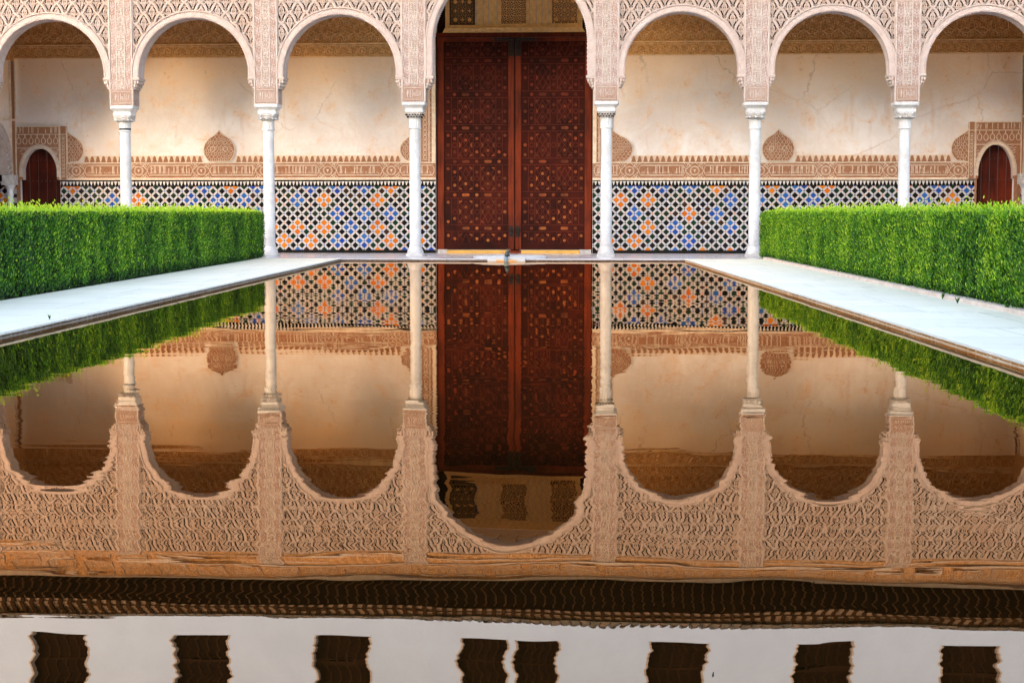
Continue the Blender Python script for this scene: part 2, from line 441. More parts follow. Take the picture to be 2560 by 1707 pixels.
# channel that feeds the pool from the basin
g.build('water', kind='structure')
g = MB()
g.add([(poolL(NEAR) - .3, NEAR, -1), (poolR(NEAR) + .3, NEAR, -1), (poolR(FEND) + .3, FEND + .3, -1), (poolL(FEND) - .3, FEND + .3, -1)], [(0, 1, 2, 3)], 'pool_floor')
g.build('pool_floor', kind='structure')

def strip(f0, f1, y0, y1, n=24, jit=0):
    ys = [y0 + (y1 - y0) * i / n for i in range(n + 1)]
    return [(f0(y) + (random.uniform(-jit, jit)), y) for y in ys] + [(f1(y), y) for y in reversed(ys)]
g = MB(); g.slab(strip(poolL, lambda y: hedgeL(y) + .02, NEAR, FEND, 60, .006), -.9, Z0F, 'path', 'coping_left')
g.build('path', kind='structure', label='white marble path between the left hedge and the pool')
g = MB(); g.slab(strip(poolR, lambda y: kerbR(y), NEAR, FEND, 60, .006), -.9, Z0F, 'path', 'coping_right')
g.build('path', kind='structure', label='white marble path between the pool and the right hedge')
g = MB(); g.slab(strip(lambda y: kerbR(y) + .004, lambda y: kerbR(y) + .16, NEAR, FEND - .1, 50, .004), 0.0, .092, 'kerb')
g.build('kerb', kind='structure')
g = MB(); g.slab([(-16, FEND), (-16, 41.5), (10.5, 41.5), (10.5, FEND)], -.9, Z0F - .004, 'floor', 'coping_left')
g.build('gallery_floor', kind='structure')
# thin lip of coping that overhangs the water
for f, s_, lab in ((poolL, 1, 'left'), (poolR, -1, 'right')):
    g = MB()
    ys = [NEAR + (FEND - NEAR) * i / 50 for i in range(51)]
    g.slab([(f(y) + s_ * .028 + random.uniform(-.005, .005), y) for y in ys] + [(f(y) - s_ * .06, y) for y in reversed(ys)], Z0F - .014, Z0F + .004, 'path', 'coping_' + lab)
    g.build('pool_coping', kind='structure')
g = MB(); g.box(poolL(FEND) - .1, poolR(FEND) + .1, FEND - .03, FEND + .1, Z0F - .025, Z0F, 'floor')
g.build('pool_coping', kind='structure')

# ------------------------------------------------------------------ the arcade
arc = empty('arcade_facade', (-2.5, FY, Z0F), 'carved pinkish stucco palace arcade with seven round arches and pierced lattice panels, facing the pool', 'building')
def fillet(mb, x, z0, z1, w=.018, y=FY, d=.012): mb.box(x - w / 2, x + w / 2, y - d, y + .01, z0, z1, 'stucco_pale')

for i, (px, pz) in enumerate(zip(PX, PZ)):
    p = MB()
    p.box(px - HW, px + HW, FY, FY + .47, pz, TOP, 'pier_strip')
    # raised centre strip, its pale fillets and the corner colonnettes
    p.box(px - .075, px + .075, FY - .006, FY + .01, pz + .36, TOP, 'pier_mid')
    for dx in (-.088, .088): fillet(p, px + dx, pz + .36, TOP, .022)
    for dx in (-.243, .243): fillet(p, px + dx, pz, TOP, .026, d=.016)
    for sx in (-1, 1):                                  # reveal side: fillets
        for yy in (FY + .03, FY + .44): p.box(px + sx * HW - .008, px + sx * HW + .008, yy - .014, yy + .014, pz, 4.2, 'stucco_pale')
    # fine mirrored scrolls down the middle strip
    z = pz + .42
    while z < TOP - .05:
        for sx in (-1, 1):
            p.ribbon([(px + sx * (.012 + .04 * math.sin(t * PI)), z + .07 * t) for t in (0, .25, .5, .75, 1)], .010, FY - .012, FY, 'stucco_pale')
            p.ribbon([(px + sx * .018, z + .03), (px + sx * .03, z + .05)], .010, FY - .012, FY, 'stucco_pale')
        z += .085
    po = p.build('pier', arc)
    b = MB()
    b.box(px - .228, px + .228, FY - .008, FY + .005, pz + .02, pz + .335, 'stucco_red')
    b.ribbon([(px - .20, pz + .05), (px + .20, pz + .05), (px + .20, pz + .30), (px - .20, pz + .30)], .014, FY - .018, FY - .006, 'stucco_pale', True)
    write(b, ALLAH, px - .165, px + .165, pz + .085, pz + .27, FY - .013, 'stucco_pale')
    for k in range(3): b.box(px - .13 + .055 * k, px - .115 + .055 * k, FY - .016, FY - .006, pz + .10, pz + .255, 'stucco_pale')
    b.build('inscription_panel', po)

APEX = [5.146, 5.162, 5.207, 6.245, 5.209, 5.196, 5.163]
ANAME = ['first', 'second', 'third', 'tall central', 'fifth', 'sixth', 'seventh']
SPR = 3.885
for i in range(7):
    xl, xr = PX[i] + HW, PX[i + 1] - HW; cx = (xl + xr) / 2; gap = (xr - xl) / 2
    R = 1.655 if i == 3 else gap - .115
    cz = APEX[i] - R; B = .15
    # path of the intrados
    path = []
    nl = 8 if i != 3 else 16
    for k in range(nl): path.append((-R, SPR + (cz - SPR) * k / nl, -1, 0))
    N = 150 if i != 3 else 210
    for k in range(N + 1):
        t = PI - PI * k / N; path.append((R * math.cos(t), cz + R * math.sin(t), math.cos(t), math.sin(t)))
    for k in range(nl): path.append((R, cz - (cz - SPR) * (k + 1) / nl, 1, 0))
    m = MB(); vs = []; fs = []
    n = len(path)
    for k, (x, z, ux, uz) in enumerate(path):
        tooth = .016 * (k % 2) if 2 < k < n - 3 else 0
        for rr, yy in ((-tooth, FY - .004), (.022, FY - .016), (.022, FY - .004), (B - .03, FY - .004), (B - .03, FY - .02), (B, FY - .02), (B, FY + .02)):
            vs.append((cx + x + ux * rr, yy, z + uz * rr))
        for rr, yy in ((.012, FY + .06), (.03, FY + .10), (.03, FY + .36), (.012, FY + .40), (-tooth, FY + .455), (B, FY + .455)):
            vs.append((cx + x + ux * rr, yy, z + uz * rr))
    W = 13
    for k in range(n - 1):
        q = k * W
        for j in range(6): fs.append((q + j, q + W + j, q + W + j + 1, q + j + 1))
        fs.append((q, q + 7, q + W + 7, q + W))
        for j in range(7, 12): fs.append((q + j, q + j + 1, q + W + j + 1, q + W + j))
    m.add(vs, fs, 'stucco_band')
    for q in (0, (n - 1) * W): m.add([vs[q + j] for j in (0, 5, 6, 12, 11, 7)], [tuple(range(6))], 'stucco_band')
    # rope moulding outside the band: short raised beads
    nb = int(PI * (R + B) / .045)
    for k in range(nb):
        t = PI * (k + .5) / nb; r_ = R + B - .015
        x, z = cx + r_ * math.cos(t), cz + r_ * math.sin(t)
        m.ribbon([(x - .012 * math.sin(t) - .008, z + .012 * math.cos(t)), (x + .012 * math.sin(t) + .008, z - .012 * math.cos(t))], .016, FY - .027, FY - .018, 'stucco_pale')
    ao = m.build('arch', arc)
    # stalactite corbels that carry the arch beside each pier
    for sx, xe in ((-1, xl), (1, xr)):
        c_ = MB()
        inn = cx + sx * (R - .012)
        x0_, x1_ = sorted((inn - sx * .015, xe))
        c_.box(x0_, x1_, FY - .014, FY + .475, SPR - .035, SPR, 'stucco_pale')
        c_.box(x0_ + .004, x1_ - .004, FY - .004, FY + .465, SPR - .06, SPR - .037, 'stucco_band')
        wd = abs(xe - inn)
        for tier, (fz, fw, hz) in enumerate(((.062, .92, .07), (.134, .62, .065), (.2, .34, .05))):
            x0_, x1_ = sorted((xe, xe - sx * wd * fw))
            c_.box(x0_, x1_, FY + .01 + tier * .01, FY + .45 - tier * .01, SPR - fz - hz, SPR - fz, 'stucco_red')
            for yy in np.linspace(FY + .03 + tier * .02, FY + .42 - tier * .02, 5 - tier):
                c_.loft(xe - sx * wd * fw * .86, yy, [(SPR - fz - hz - .012, .008, 2), (SPR - fz - hz + .005, .026, 2), (SPR - fz - .03, .03, 2), (SPR - fz - .004, .02, 2)], 'stucco_pale', 8)
            c_.loft(xe - sx * wd * fw * .45, FY + .012 + tier * .01, [(SPR - fz - hz - .012, .008, 2), (SPR - fz - hz + .005, .024, 2), (SPR - fz - .03, .028, 2), (SPR - fz - .004, .02, 2)], 'stucco_pale', 8)
        c_.build('corbel', ao)

    # pierced lattice panel over the arch
    L = MB(); PT = 6.42; Yp = FY + .05
    def zb(x):
        d = abs(x - cx)
        return cz + math.sqrt(max(0, (R + .1) ** 2 - d * d)) if d < R + .1 else cz - .12
    xs = sorted(set([xl - .002, xr + .002] + [cx + (R + .1) * math.sin(t) for t in np.linspace(-PI / 2, PI / 2, 61) if abs((R + .1) * math.sin(t)) < gap]))
    for a0, a1 in zip(xs[:-1], xs[1:]):
        z0_, z1_ = zb(a0), zb(a1)
        L.add([(a0, Yp, z0_), (a1, Yp, z1_), (a1, Yp, PT), (a0, Yp, PT)], [(0, 1, 2, 3)], 'lattice_ground')
        L.add([(a0, FY + .43, z0_), (a1, FY + .43, z1_), (a1, FY + .43, PT), (a0, FY + .43, PT)], [(3, 2, 1, 0)], 'stucco_red')
    CW, CH = .357, .46
    def okp(x, z, pad=.125):
        if not (xl + .004 < x < xr - .004) or z > PT - .01: return False
        if z > cz: return math.hypot(x - cx, z - cz) > R + pad
        return abs(x - cx) > R + pad
    # clip a polyline to what shows and lay it as raised ribbons
    def rib(pts, w, y0, y1, mat, pad=.125):
        run = []
        for p_ in pts + [None]:
            if p_ and okp(*p_, pad): run.append(p_)
            else:
                if len(run) > 1: L.ribbon(run, w, y0, y1, mat)
                run = []
    j = 0; zc_ = PT - .02
    while zc_ > cz - .3:
        nx_ = int(gap / CW) + 2
        for ii in range(-nx_, nx_ + 1):
            x_ = cx + (ii + (.5 if j % 2 else 0)) * CW
            hw, hh = CW / 2, CH / 2
            for sx in (-1, 1):
                # ribs bulge like leaves between the crossings
                rib([(x_ + sx * hw * (1 - t), zc_ + hh * t - .018 * math.sin(2 * PI * t)) for t in np.linspace(0, 1, 13)], .036, Yp - .022 - .003 * sx, Yp, 'lattice_rib')
                rib([(x_ + sx * hw * (1 - t), zc_ + hh * t - .018 * math.sin(2 * PI * t)) for t in np.linspace(0, 1, 13)], .010, Yp - .028 - .003 * sx, Yp - .02, 'stucco_pale')
                # pierced palmette
                J = lambda: random.uniform(-.004, .004)
                dj = J()
                for pts, w in (([(.030, .118), (.058, .085), (.068, .05), (.060, .022)], .019),
                               ([(.066, -.018), (.052, -.05), (.034, -.075), (.026, -.11)], .021),
                               ([(.094, .012), (.088, -.02), (.076, -.05)], .010), ([(.086, .06), (.095, .035)], .009),
                               ([(.016, .028), (.020, .044)], .012), ([(.012, -.03), (.032, -.036)], .009),
                               ([(.010, -.10), (.014, -.145)], .008), ([(.036, -.125), (.022, -.158)], .010), ([(.010, .155), (.022, .142)], .009)):
                    rib([(x_ + sx * (p0 * 1.12 + dj), zc_ + p1 * 1.15 + dj) for p0, p1 in pts], w * 1.05 + .002, Yp - .003, None, 'hole', .15)
                rib([(x_ + sx * .0, zc_ + .12), (x_ + sx * .046, zc_ + .068), (x_ + sx * .046, zc_ + .01), (x_ + sx * .02, zc_ - .07)], .014, Yp - .012, Yp, 'lattice_rib', .15)
                rib([(x_ + sx * .12, zc_ + .0), (x_ + sx * .085, zc_ - .06), (x_ + sx * .05, zc_ - .13)], .012, Yp - .012, Yp, 'lattice_rib', .15)
        zc_ -= CH / 2; j += 1
    L.ribbon([(xl + .012, cz + (.15 if i != 3 else .1)), (xl + .012, PT)], .024, Yp - .03, Yp, 'stucco_pale')
    L.ribbon([(xr - .012, cz + (.15 if i != 3 else .1)), (xr - .012, PT)], .024, Yp - .03, Yp, 'stucco_pale')
    L.build('lattice_panel', arc)

# frieze under the eaves, carved with cartouches
f = MB(); XL, XR = -16.2, 10.6
f.box(XL, XR, FY + .03, FY + .47, 6.42, 7.06, 'frieze_hi')
for i in range(7):
    xl, xr = PX[i] + HW, PX[i + 1] - HW
    f.box(xl + .01, xr - .01, FY + .005, FY + .04, 6.47, 6.49, 'stucco_pale')
f.box(XL, XR, FY - .02, FY + .04, TOP + .01, TOP + .04, 'stucco_pale'); f.box(XL, XR, FY - .04, FY + .04, 6.90, 6.955, 'stucco_pale')
x = XL + .2
while x < XR - .8:
    f.ribbon([(x + .06, 6.65), (x + .62, 6.65), (x + .68, 6.75), (x + .62, 6.86), (x + .06, 6.86), (x, 6.75)], .014, FY - .0, FY + .03, 'stucco_pale', True)
    write(f, MOTTO, x + .07, x + .61, 6.665, 6.85, FY + .022, 'stucco_pale'); x += .82
f.build('frieze', arc)

# eaves: ribbed soffit, rafter tips, tiled roof edge
e = MB()
e.add([(XL, FY + .02, 6.965), (XR, FY + .02, 6.965), (XR, FY - .92, 7.36), (XL, FY - .92, 7.36)], [(0, 1, 2, 3)], 'roofwood')
e.add([(XL, FY + .02, 7.08), (XR, FY + .02, 7.08), (XR, FY - .92, 7.66), (XL, FY - .92, 7.66)], [(3, 2, 1, 0)], 'roofwood')
x = XL + .05
while x < XR:
    e.add([(x, FY + .0, 6.93), (x + .03, FY, 6.93), (x + .03, FY - .88, 7.30), (x, FY - .88, 7.30), (x, FY, 6.99), (x + .03, FY, 6.99), (x + .03, FY - .88, 7.36), (x, FY - .88, 7.36)],
          [(0, 1, 2, 3), (0, 3, 7, 4), (1, 5, 6, 2), (2, 6, 7, 3)], 'rafter')
    e.box(x - .03, x + .06, FY - 1.0, FY - .90, 7.36, 7.585, 'roofwood')
    x += .212
e.box(XL, XR, FY - .93, FY - .80, 7.37, 7.62, 'fascia')
e.box(XL, XR, FY - .97, FY - .80, 7.455, 7.475, 'roofwood')
e.build('eave', arc, label='dark ribbed wooden eave with rows of rafter tips')
r = MB(); x = XL
while x < XR:
    w = .105; h = random.uniform(-.012, .012)
    for k in range(6):
        t0, t1 = PI * k / 6, PI * (k + 1) / 6
        r.add([(x + w - w * math.cos(t0), FY - 1.06, 7.60 + h + .09 * math.sin(t0)), (x + w - w * math.cos(t1), FY - 1.06, 7.60 + h + .09 * math.sin(t1)),
               (x + w - w * math.cos(t1), FY + .62, 8.02 + .09 * math.sin(t1)), (x + w - w * math.cos(t0), FY + .62, 8.02 + .09 * math.sin(t0))], [(0, 1, 2, 3)], 'rooftile')
    r.add([(x + w - w * math.cos(PI * k / 6), FY - 1.05, 7.60 + h + .075 * math.sin(PI * k / 6)) for k in range(7)], [tuple(range(7))], 'rooftile', .2)
    x += .212
r.box(XL, XR, FY - 1.0, FY - .8, 7.59, 7.63, 'rooftile')
r.build('tiled_roof', arc, smooth=True)

# upper storey with its shuttered windows
WX = [(-13.17, -11.88), (-9.95, -8.67), (-6.78, -5.53), (-3.58, -2.53), (-2.38, -1.42), (.5, 1.78), (3.67, 4.94), (6.79, 8.06)]
u = MB(); UY = FY + .02; WZ0, WZ1 = 8.28, 10.3
u.box(XL, XR, UY, UY + .5, 7.07, WZ0, 'whitewash'); u.box(XL, XR, UY, UY + .5, WZ1, 11.6, 'whitewash')
xs = [XL] + [q for w in WX for q in w] + [XR]
for k in range(0, len(xs), 2): u.box(xs[k], xs[k + 1], UY, UY + .5, WZ0, WZ1, 'whitewash')
u.build('upper_wall', arc, label='whitewashed upper storey wall above the eaves')
for k, (x0, x1) in enumerate(WX):
    w = MB()
    w.box(x0 + .06, x1 - .06, UY + .24, UY + .29, WZ0, WZ1 - .0, 'shutter')
    n = 5
    for j in range(n + 1):
        x = x0 + .07 + (x1 - x0 - .14) * j / n; w.box(x - .022, x + .022, UY + .215, UY + .242, WZ0, WZ1, 'shutter_rib')
    for z in (WZ0 + .03, WZ0 + .62, WZ0 + 1.25, WZ1 - .08): w.box(x0 + .06, x1 - .06, UY + .22, UY + .238, z, z + .05, 'shutter_rib')
    wo = w.build('window', arc)
    for xa in (x0, x1 - .04):
        j_ = MB(); j_.box(xa, xa + .04, UY - .012, UY + .30, WZ0, WZ1, 'jamb'); j_.build('frame', wo)
t_ = MB(); t_.add([(XL, UY - .7, 11.5), (XR, UY - .7, 11.5), (XR, UY + 6, 13.5), (XL, UY + 6, 13.5)], [(0, 1, 2, 3)], 'rooftile')
t_.add([(XL, UY - .7, 11.45), (XR, UY - .7, 11.45), (XR, UY + 6, 11.45), (XL, UY + 6, 11.45)], [(3, 2, 1, 0)], 'roofwood')
t_.box(XL, XR, UY + 5.5, UY + 6, 7.0, 11.4, 'whitewash')
t_.build('roof', arc)
# wall returning to either side of the arcade
for xa, xb in ((-30, -14.317), (9.287, 26)):
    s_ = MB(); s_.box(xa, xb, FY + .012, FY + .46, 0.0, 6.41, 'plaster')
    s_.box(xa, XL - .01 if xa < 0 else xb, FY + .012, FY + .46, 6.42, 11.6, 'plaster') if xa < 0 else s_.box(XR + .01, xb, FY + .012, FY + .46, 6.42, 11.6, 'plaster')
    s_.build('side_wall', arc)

# ------------------------------------------------------------------ columns
def make_column(kind):
    root = empty('column', (PX[1], FY + .235, Z0F), None, 'column', 'marble columns of the arcade')
    cx, cy = PX[1], FY + .235
    s_ = MB()
    s_.lathe(cx, cy, [(.30, .122), (.9, .124), (1.6, .121), (2.48, .117), (2.495, .117), (2.50, .121), (2.515, .121), (2.52, .117), (2.545, .117), (2.55, .121), (2.565, .121), (2.57, .117), (2.595, .117), (2.60, .121), (2.615, .121), (2.62, .117), (2.73, .117)], 'marble', 36)
    s_.build('shaft', root, True)
    b = MB()
    b.loft(cx, cy, [(Z0F, .19, 12), (.10, .19, 12), (.105, .178, 2.2), (.125, .18, 2), (.17, .165, 2), (.22, .142, 2), (.27, .128, 2), (.275, .134, 2), (.295, .134, 2), (.30, .123, 2)], 'marble', 36)
    b.build('base', root, True)
    q = MB()
    q.loft(cx, cy, [(2.73, .118, 2), (2.735, .136, 2), (2.752, .14, 2), (2.768, .134, 2), (2.77, .124, 2)], 'marble', 32)
    if kind == 0: q.loft(cx, cy, [(2.772, .127, 2), (2.81, .127, 2)], 'lead', 32)
    z1 = 2.812 if kind == 0 else 2.772
    # fluted drum
    vs = []; n = 48
    for z in (z1, 2.945):
        for i in range(n):
            t = 2 * PI * i / n; rr = .128 - (.010 if i % 4 == 0 else 0); vs.append((cx + rr * math.cos(t), cy + rr * math.sin(t), z))
    q.add(vs, [(i, (i + 1) % n, (i + 1) % n + n, i + n) for i in range(n)], 'marble')
    if kind < 2:
        q.loft(cx, cy, [(2.94, .13, 2), (2.945, .16, 2.3), (2.965, .185, 3), (3.0, .20, 4), (3.05, .206, 5), (3.075, .204, 6)], 'marble_carved', 40)
        for sy in (-1, 1):
            for dx in (-.13, 0, .13):
                q.loft(cx + dx, cy + sy * .185, [(2.955, .012, 2), (2.975, .03, 2), (2.995, .012, 2)], 'marble', 8); q.loft(cx + sy * .185, cy + dx, [(2.955, .012, 2), (2.975, .03, 2), (2.995, .012, 2)], 'marble', 8)
                q.loft(cx + dx, cy + sy * .2, [(3.025, .01, 2), (3.045, .028, 2), (3.068, .01, 2)], 'marble', 8)
    else:                                                     # stalactite capital: stepped niches
        q.loft(cx, cy, [(2.94, .128, 2), (2.985, .14, 2.5), (2.99, .155, 4), (3.02, .165, 5), (3.025, .18, 6), (3.075, .195, 8)], 'marble_carved', 40)
        for z, rr, k in ((2.985, .15, 5), (3.03, .178, 6)):
            for i in range(k):
                t = (i + .5) / k * 2 - 1
                for sx, sy in ((0, -1), (0, 1), (1, 0), (-1, 0)):
                    hx, hy = cx + (t * rr if sx == 0 else sx * rr * 1.01), cy + (t * rr if sy == 0 else sy * rr * 1.01)
                    q.loft(hx, hy, [(z - .018, .011, 2), (z, .0135, 2), (z + .012, .006, 2)], 'hole', 6)
    q.loft(cx, cy, [(3.075, .196, 14), (3.08, .205, 14), (3.13, .205, 14), (3.135, .196, 14), (3.15, .196, 14), (3.16, .20, 14), (3.19, .218, 14), (3.215, .245, 14), (3.222, .258, 14), (3.262, .262, 14), (3.266, .255, 14), (3.286, .255, 14)], 'marble', 40)
    q.build('capital', root, True)
    return root
def copy_tree(o, parent=None):
    c_ = o.copy(); C.objects.link(c_); c_.parent = parent
    for ch in list(o.children): copy_tree(ch, c_)
    return c_
protos = [make_column(0), make_column(1), make_column(2)]
CL = {1: (0, 'white marble column with a dark ring under its capital, leftmost, rising behind the left hedge'),
      2: (1, 'white marble column at the far end of the left hedge, streaked grey low down'),
      3: (2, 'white marble column with a stalactite capital just left of the great door'),
      4: (2, 'white marble column with a stalactite capital just right of the great door'),
      5: (1, 'white marble column standing at the far end of the right hedge'),
      6: (1, 'white marble column rising from behind the right hedge, rightmost in the photo')}
used = set()
for i in range(1, 7):
    k, lab = CL[i]
    o = protos[k] if k not in used else copy_tree(protos[k]); used.add(k)
    o.location = (PX[i], FY + .235, Z0F - .002)
    o.scale = (1, 1, (PZ[i] - Z0F) / (3.286 - Z0F)); o['label'] = lab
protoend = None

# ------------------------------------------------------------------ gallery wall
gw = empty('gallery_wall', (-2.6, BY, Z0F), 'stained cream plaster wall behind the arcade, with carved brown friezes and a glazed tile dado', 'wall')
DX0, DX1, DZ = -4.40, -.775, 5.02
w = MB()
LO_, RO_ = (-14.25, -13.27), (7.93, 8.765)
GX0, GX1 = -14.335, 8.935
for x0, x1, z0, z1 in ((GX0 - .4, LO_[0], 0, 2.6), (LO_[1], DX0, 0, 2.6), (GX0 - .4, DX0, 2.6, 8), (DX0, DX1, 6.45, 8),
                       (DX1, RO_[0], 0, 2.6), (RO_[1], GX1 + .4, 0, 2.6), (DX1, GX1 + .4, 2.6, 8)):
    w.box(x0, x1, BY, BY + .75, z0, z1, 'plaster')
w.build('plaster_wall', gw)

# tile dado
d = MB(); d.box(LO_[1] + .0, DX0 - .004, BY - .03, BY - .002, Z0F - .01, 1.735, 'tiles'); d.build('tile_dado', gw, label='tile dado left of the great door')
d = MB(); d.box(DX1 + .004, RO_[0], BY - .03, BY - .002, Z0F - .01, 1.72, 'tiles'); d.build('tile_dado', gw, label='tile dado right of the great door')

# carved band with pseudo-kufic cartouches, merlons above
def kufic(mb, x0, x1, z0, z1, y, seed):
    rn = random.Random(seed); x = x0 + .03
    while x < x1 - .03:
        if rn.random() < .8:
            mb.box(x, x + .016, y - .008, y + .004, z0 + .03, z1 - rn.choice((.0, .0, .0, .02, .05)), 'band_line')
            if rn.random() < .25: mb.ribbon([(x + .01, z1 - .03), (x + .035, z1 - .06), (x + .03, z1 - .085)], .012, y - .008, y, 'band_line')
            if rn.random() < .35: mb.box(x + .03, x + .044, y - .008, y + .004, z0 + .03, z1 - .01, 'band_line'); x += .03
        x += rn.choice((.06, .075, .09, .12))
def band(x0, x1, zt, ph, pz_):
    b = MB(); Y = BY - .045
    zA, zB = pz_ + .008, pz_ + .41
    b.box(x0, x1, Y, BY - .002, zA, zB, 'band_ground')
    for z, h in ((zA, .05), (zB - .022, .022)): b.box(x0, x1, Y - .016, Y, z, z + h, 'band_line')
    per = 1.488; x = ph
    while x > x0: x -= per
    while x < x1 + per:
        # round medallion with interlace
        zc = (zA + zB) / 2 + .01
        for r_, w_ in ((.105, .012), (.085, .008)):
            if x0 + .12 < x < x1 - .12: b.ring(x, zc, r_, w_, Y - .010, Y, 'band_line', 20)
        if x0 + .2 < x < x1 - .2:
            b.prism([(x - .03, zc + .03), (x + .03, zc + .03), (x, zc - .045)], Y - .012, Y, 'band_line')
            for sx in (-1, 1):
                for sz in (-1, 1):
                    b.ring(x + sx * .135, zc + sz * .125, .034, .010, Y - .009, Y, 'band_line', 6)
                    b.ribbon([(x + sx * .02, zc + sz * .18), (x + sx * .19, zc + sz * .03)], .010, Y - .008, Y, 'band_line')
                    b.ribbon([(x + sx * .19, zc + sz * .17), (x + sx * .075, zc + sz * .09)], .010, Y - .008, Y, 'band_line')
                    b.ribbon([(x + sx * .24, zc + sz * .17), (x + sx * .17, zc + sz * .08), (x + sx * .2, zc)], .010, Y - .008, Y, 'band_line')
        a0, a1 = max(x + .21, x0 + .03), min(x + per - .21, x1 - .03)
        if a1 - a0 > .25:
            zl, zh = zA + .115, zB - .075
            b.ribbon([(a0 + .05, zl), (a1 - .05, zl), (a1 - .01, zl + .05), (a1, (zl + zh) / 2), (a1 - .01, zh - .05), (a1 - .05, zh), (a0 + .05, zh), (a0 + .01, zh - .05), (a0, (zl + zh) / 2), (a0 + .01, zl + .05)], .013, Y - .011, Y, 'band_line', True)
            kufic(b, a0 + .05, a1 - .04, zl, zh, Y, int(x * 10))
            nrep = max(1, round((a1 - a0 - .1) / .45))
            for k in range(nrep):
                q0 = a0 + .05 + (a1 - a0 - .1) * k / nrep; write(b, MOTTO, q0, q0 + (a1 - a0 - .1) / nrep - .02, zl + .01, zl + .10, Y - .006, 'band_line')
            b.ribbon([(a0 + .03, zh + .022), (a1 - .03, zh + .022)], .007, Y - .007, Y, 'band_line')
            b.ribbon([(a0 + .03, zl - .022), (a1 - .03, zl - .022)], .007, Y - .007, Y, 'band_line')
        x += per
    return b
lb = band(LO_[1] + .185, DX0 - .004, 0, -9.9, 1.735); lb.build('carved_band', gw, label='carved inscription band left of the great door')
rb = band(DX1 + .004, 7.737, 0, 3.05, 1.72); rb.build('carved_band', gw, label='carved inscription band right of the great door')

def onion(cx, z0, w_, h, half=0, n=28):
    """pointed medallion outline, half = -1 / 1 for the halves beside a frame"""
    pts = []
    for k in range(n + 1):
        t = k / n
        # right side from the base to the tip
        ang = -PI * .28 + t * PI * .74
        if t < .86:
            x = math.cos(ang) * w_; z = h * .38 + math.sin(ang) * h * .46
        else:
            q = (t - .86) / .14; a0 = -PI * .28 + .86 * PI * .74
            xs_, zs_ = math.cos(a0) * w_, h * .38 + math.sin(a0) * h * .46
            x = xs_ * (1 - q) ** 1.6; z = zs_ + (h - zs_) * q ** .9
        pts.append((x, z0 + max(0, z)))
    r_ = [(cx + x, z) for x, z in pts]; l_ = [(cx - x, z) for x, z in reversed(pts)]
    if half == 1: return [(cx, z0 + .0)] + r_
    if half == -1: return l_ + [(cx, z0)]
    return r_ + l_[1:]
def medallion(cx, z0, w_, h, half=0):
    b = MB(); Y = BY - .03
    o_ = onion(cx, z0, w_, h, half)
    b.prism(o_, Y, BY - .002, 'band_ground')
    b.ribbon(o_, .02, Y - .012, Y, 'band_line', True)
    rn = random.Random(int(cx * 7))
    def inside(x, z, pad=.03):
        zz = (z - z0)
        if zz < .02 or zz > h * .93: return False
        k = [p_ for p_ in onion(0, 0, w_, h, 1)[1:]]
        m_ = min(k, key=lambda p_: abs(p_[1] - zz))
        if abs(x - cx) > m_[0] - pad: return False
        return (half == 0) or (half * (x - cx) > 0)
    sp = .092
    for r_ in range(12):
        for c_ in range(-6, 7):
            x, z = cx + (c_ + (.5 if r_ % 2 else 0)) * sp, z0 + .05 + r_ * sp * .72
            if inside(x, z): 
                if rn.random() < .55: b.ring(x, z, .027, .009, Y - .012, Y, 'band_line', 7, .034)
                else:
                    b.ribbon([(x - .03, z - .03), (x, z - .004), (x + .03, z - .03)], .009, Y - .012, Y, 'band_line'); b.ribbon([(x, z - .004), (x, z + .036)], .009, Y - .011, Y, 'band_line')
    if half == 0:
        for sx in (-1, 1): b.ring(cx + sx * .15, z0 + .30, .055, .012, Y - .014, Y, 'band_line', 12); 
    return b
for cx, z0, half in ((-9.475, 2.155, 0), (3.457, 2.14, 0), (-4.76, 2.155, -1), (-.33, 2.14, 1), (-13.086, 2.155, 1), (7.737, 2.14, -1)):
    hh = .745
    medallion(cx, z0, .365 if half == 0 else (.47 if half in (1, -1) and abs(cx) < 5 else .385), hh, half).build('wall_medallion', gw)
# merlons between the medallions
for x0, x1, zb_ in ((-12.70, -9.87, 2.155), (-9.09, -5.22, 2.155), (.10, 3.07, 2.14), (3.84, 7.36, 2.14)):
    b = MB(); n = round((x1 - x0) / .134); st = (x1 - x0) / n
    b.box(x0, x1, BY - .018, BY - .002, zb_, zb_ + .152, 'band_line')
    for k in range(n):
        x = x0 + st * (k + .5)
        b.prism([(x - .054, zb_), (x + .054, zb_), (x + .030, zb_ + .10), (x + .018, zb_ + .132), (x, zb_ + .14), (x - .018, zb_ + .132), (x - .030, zb_ + .10)], BY - .034, BY - .017, 'band_ground')
    b.build('merlon_row', gw)

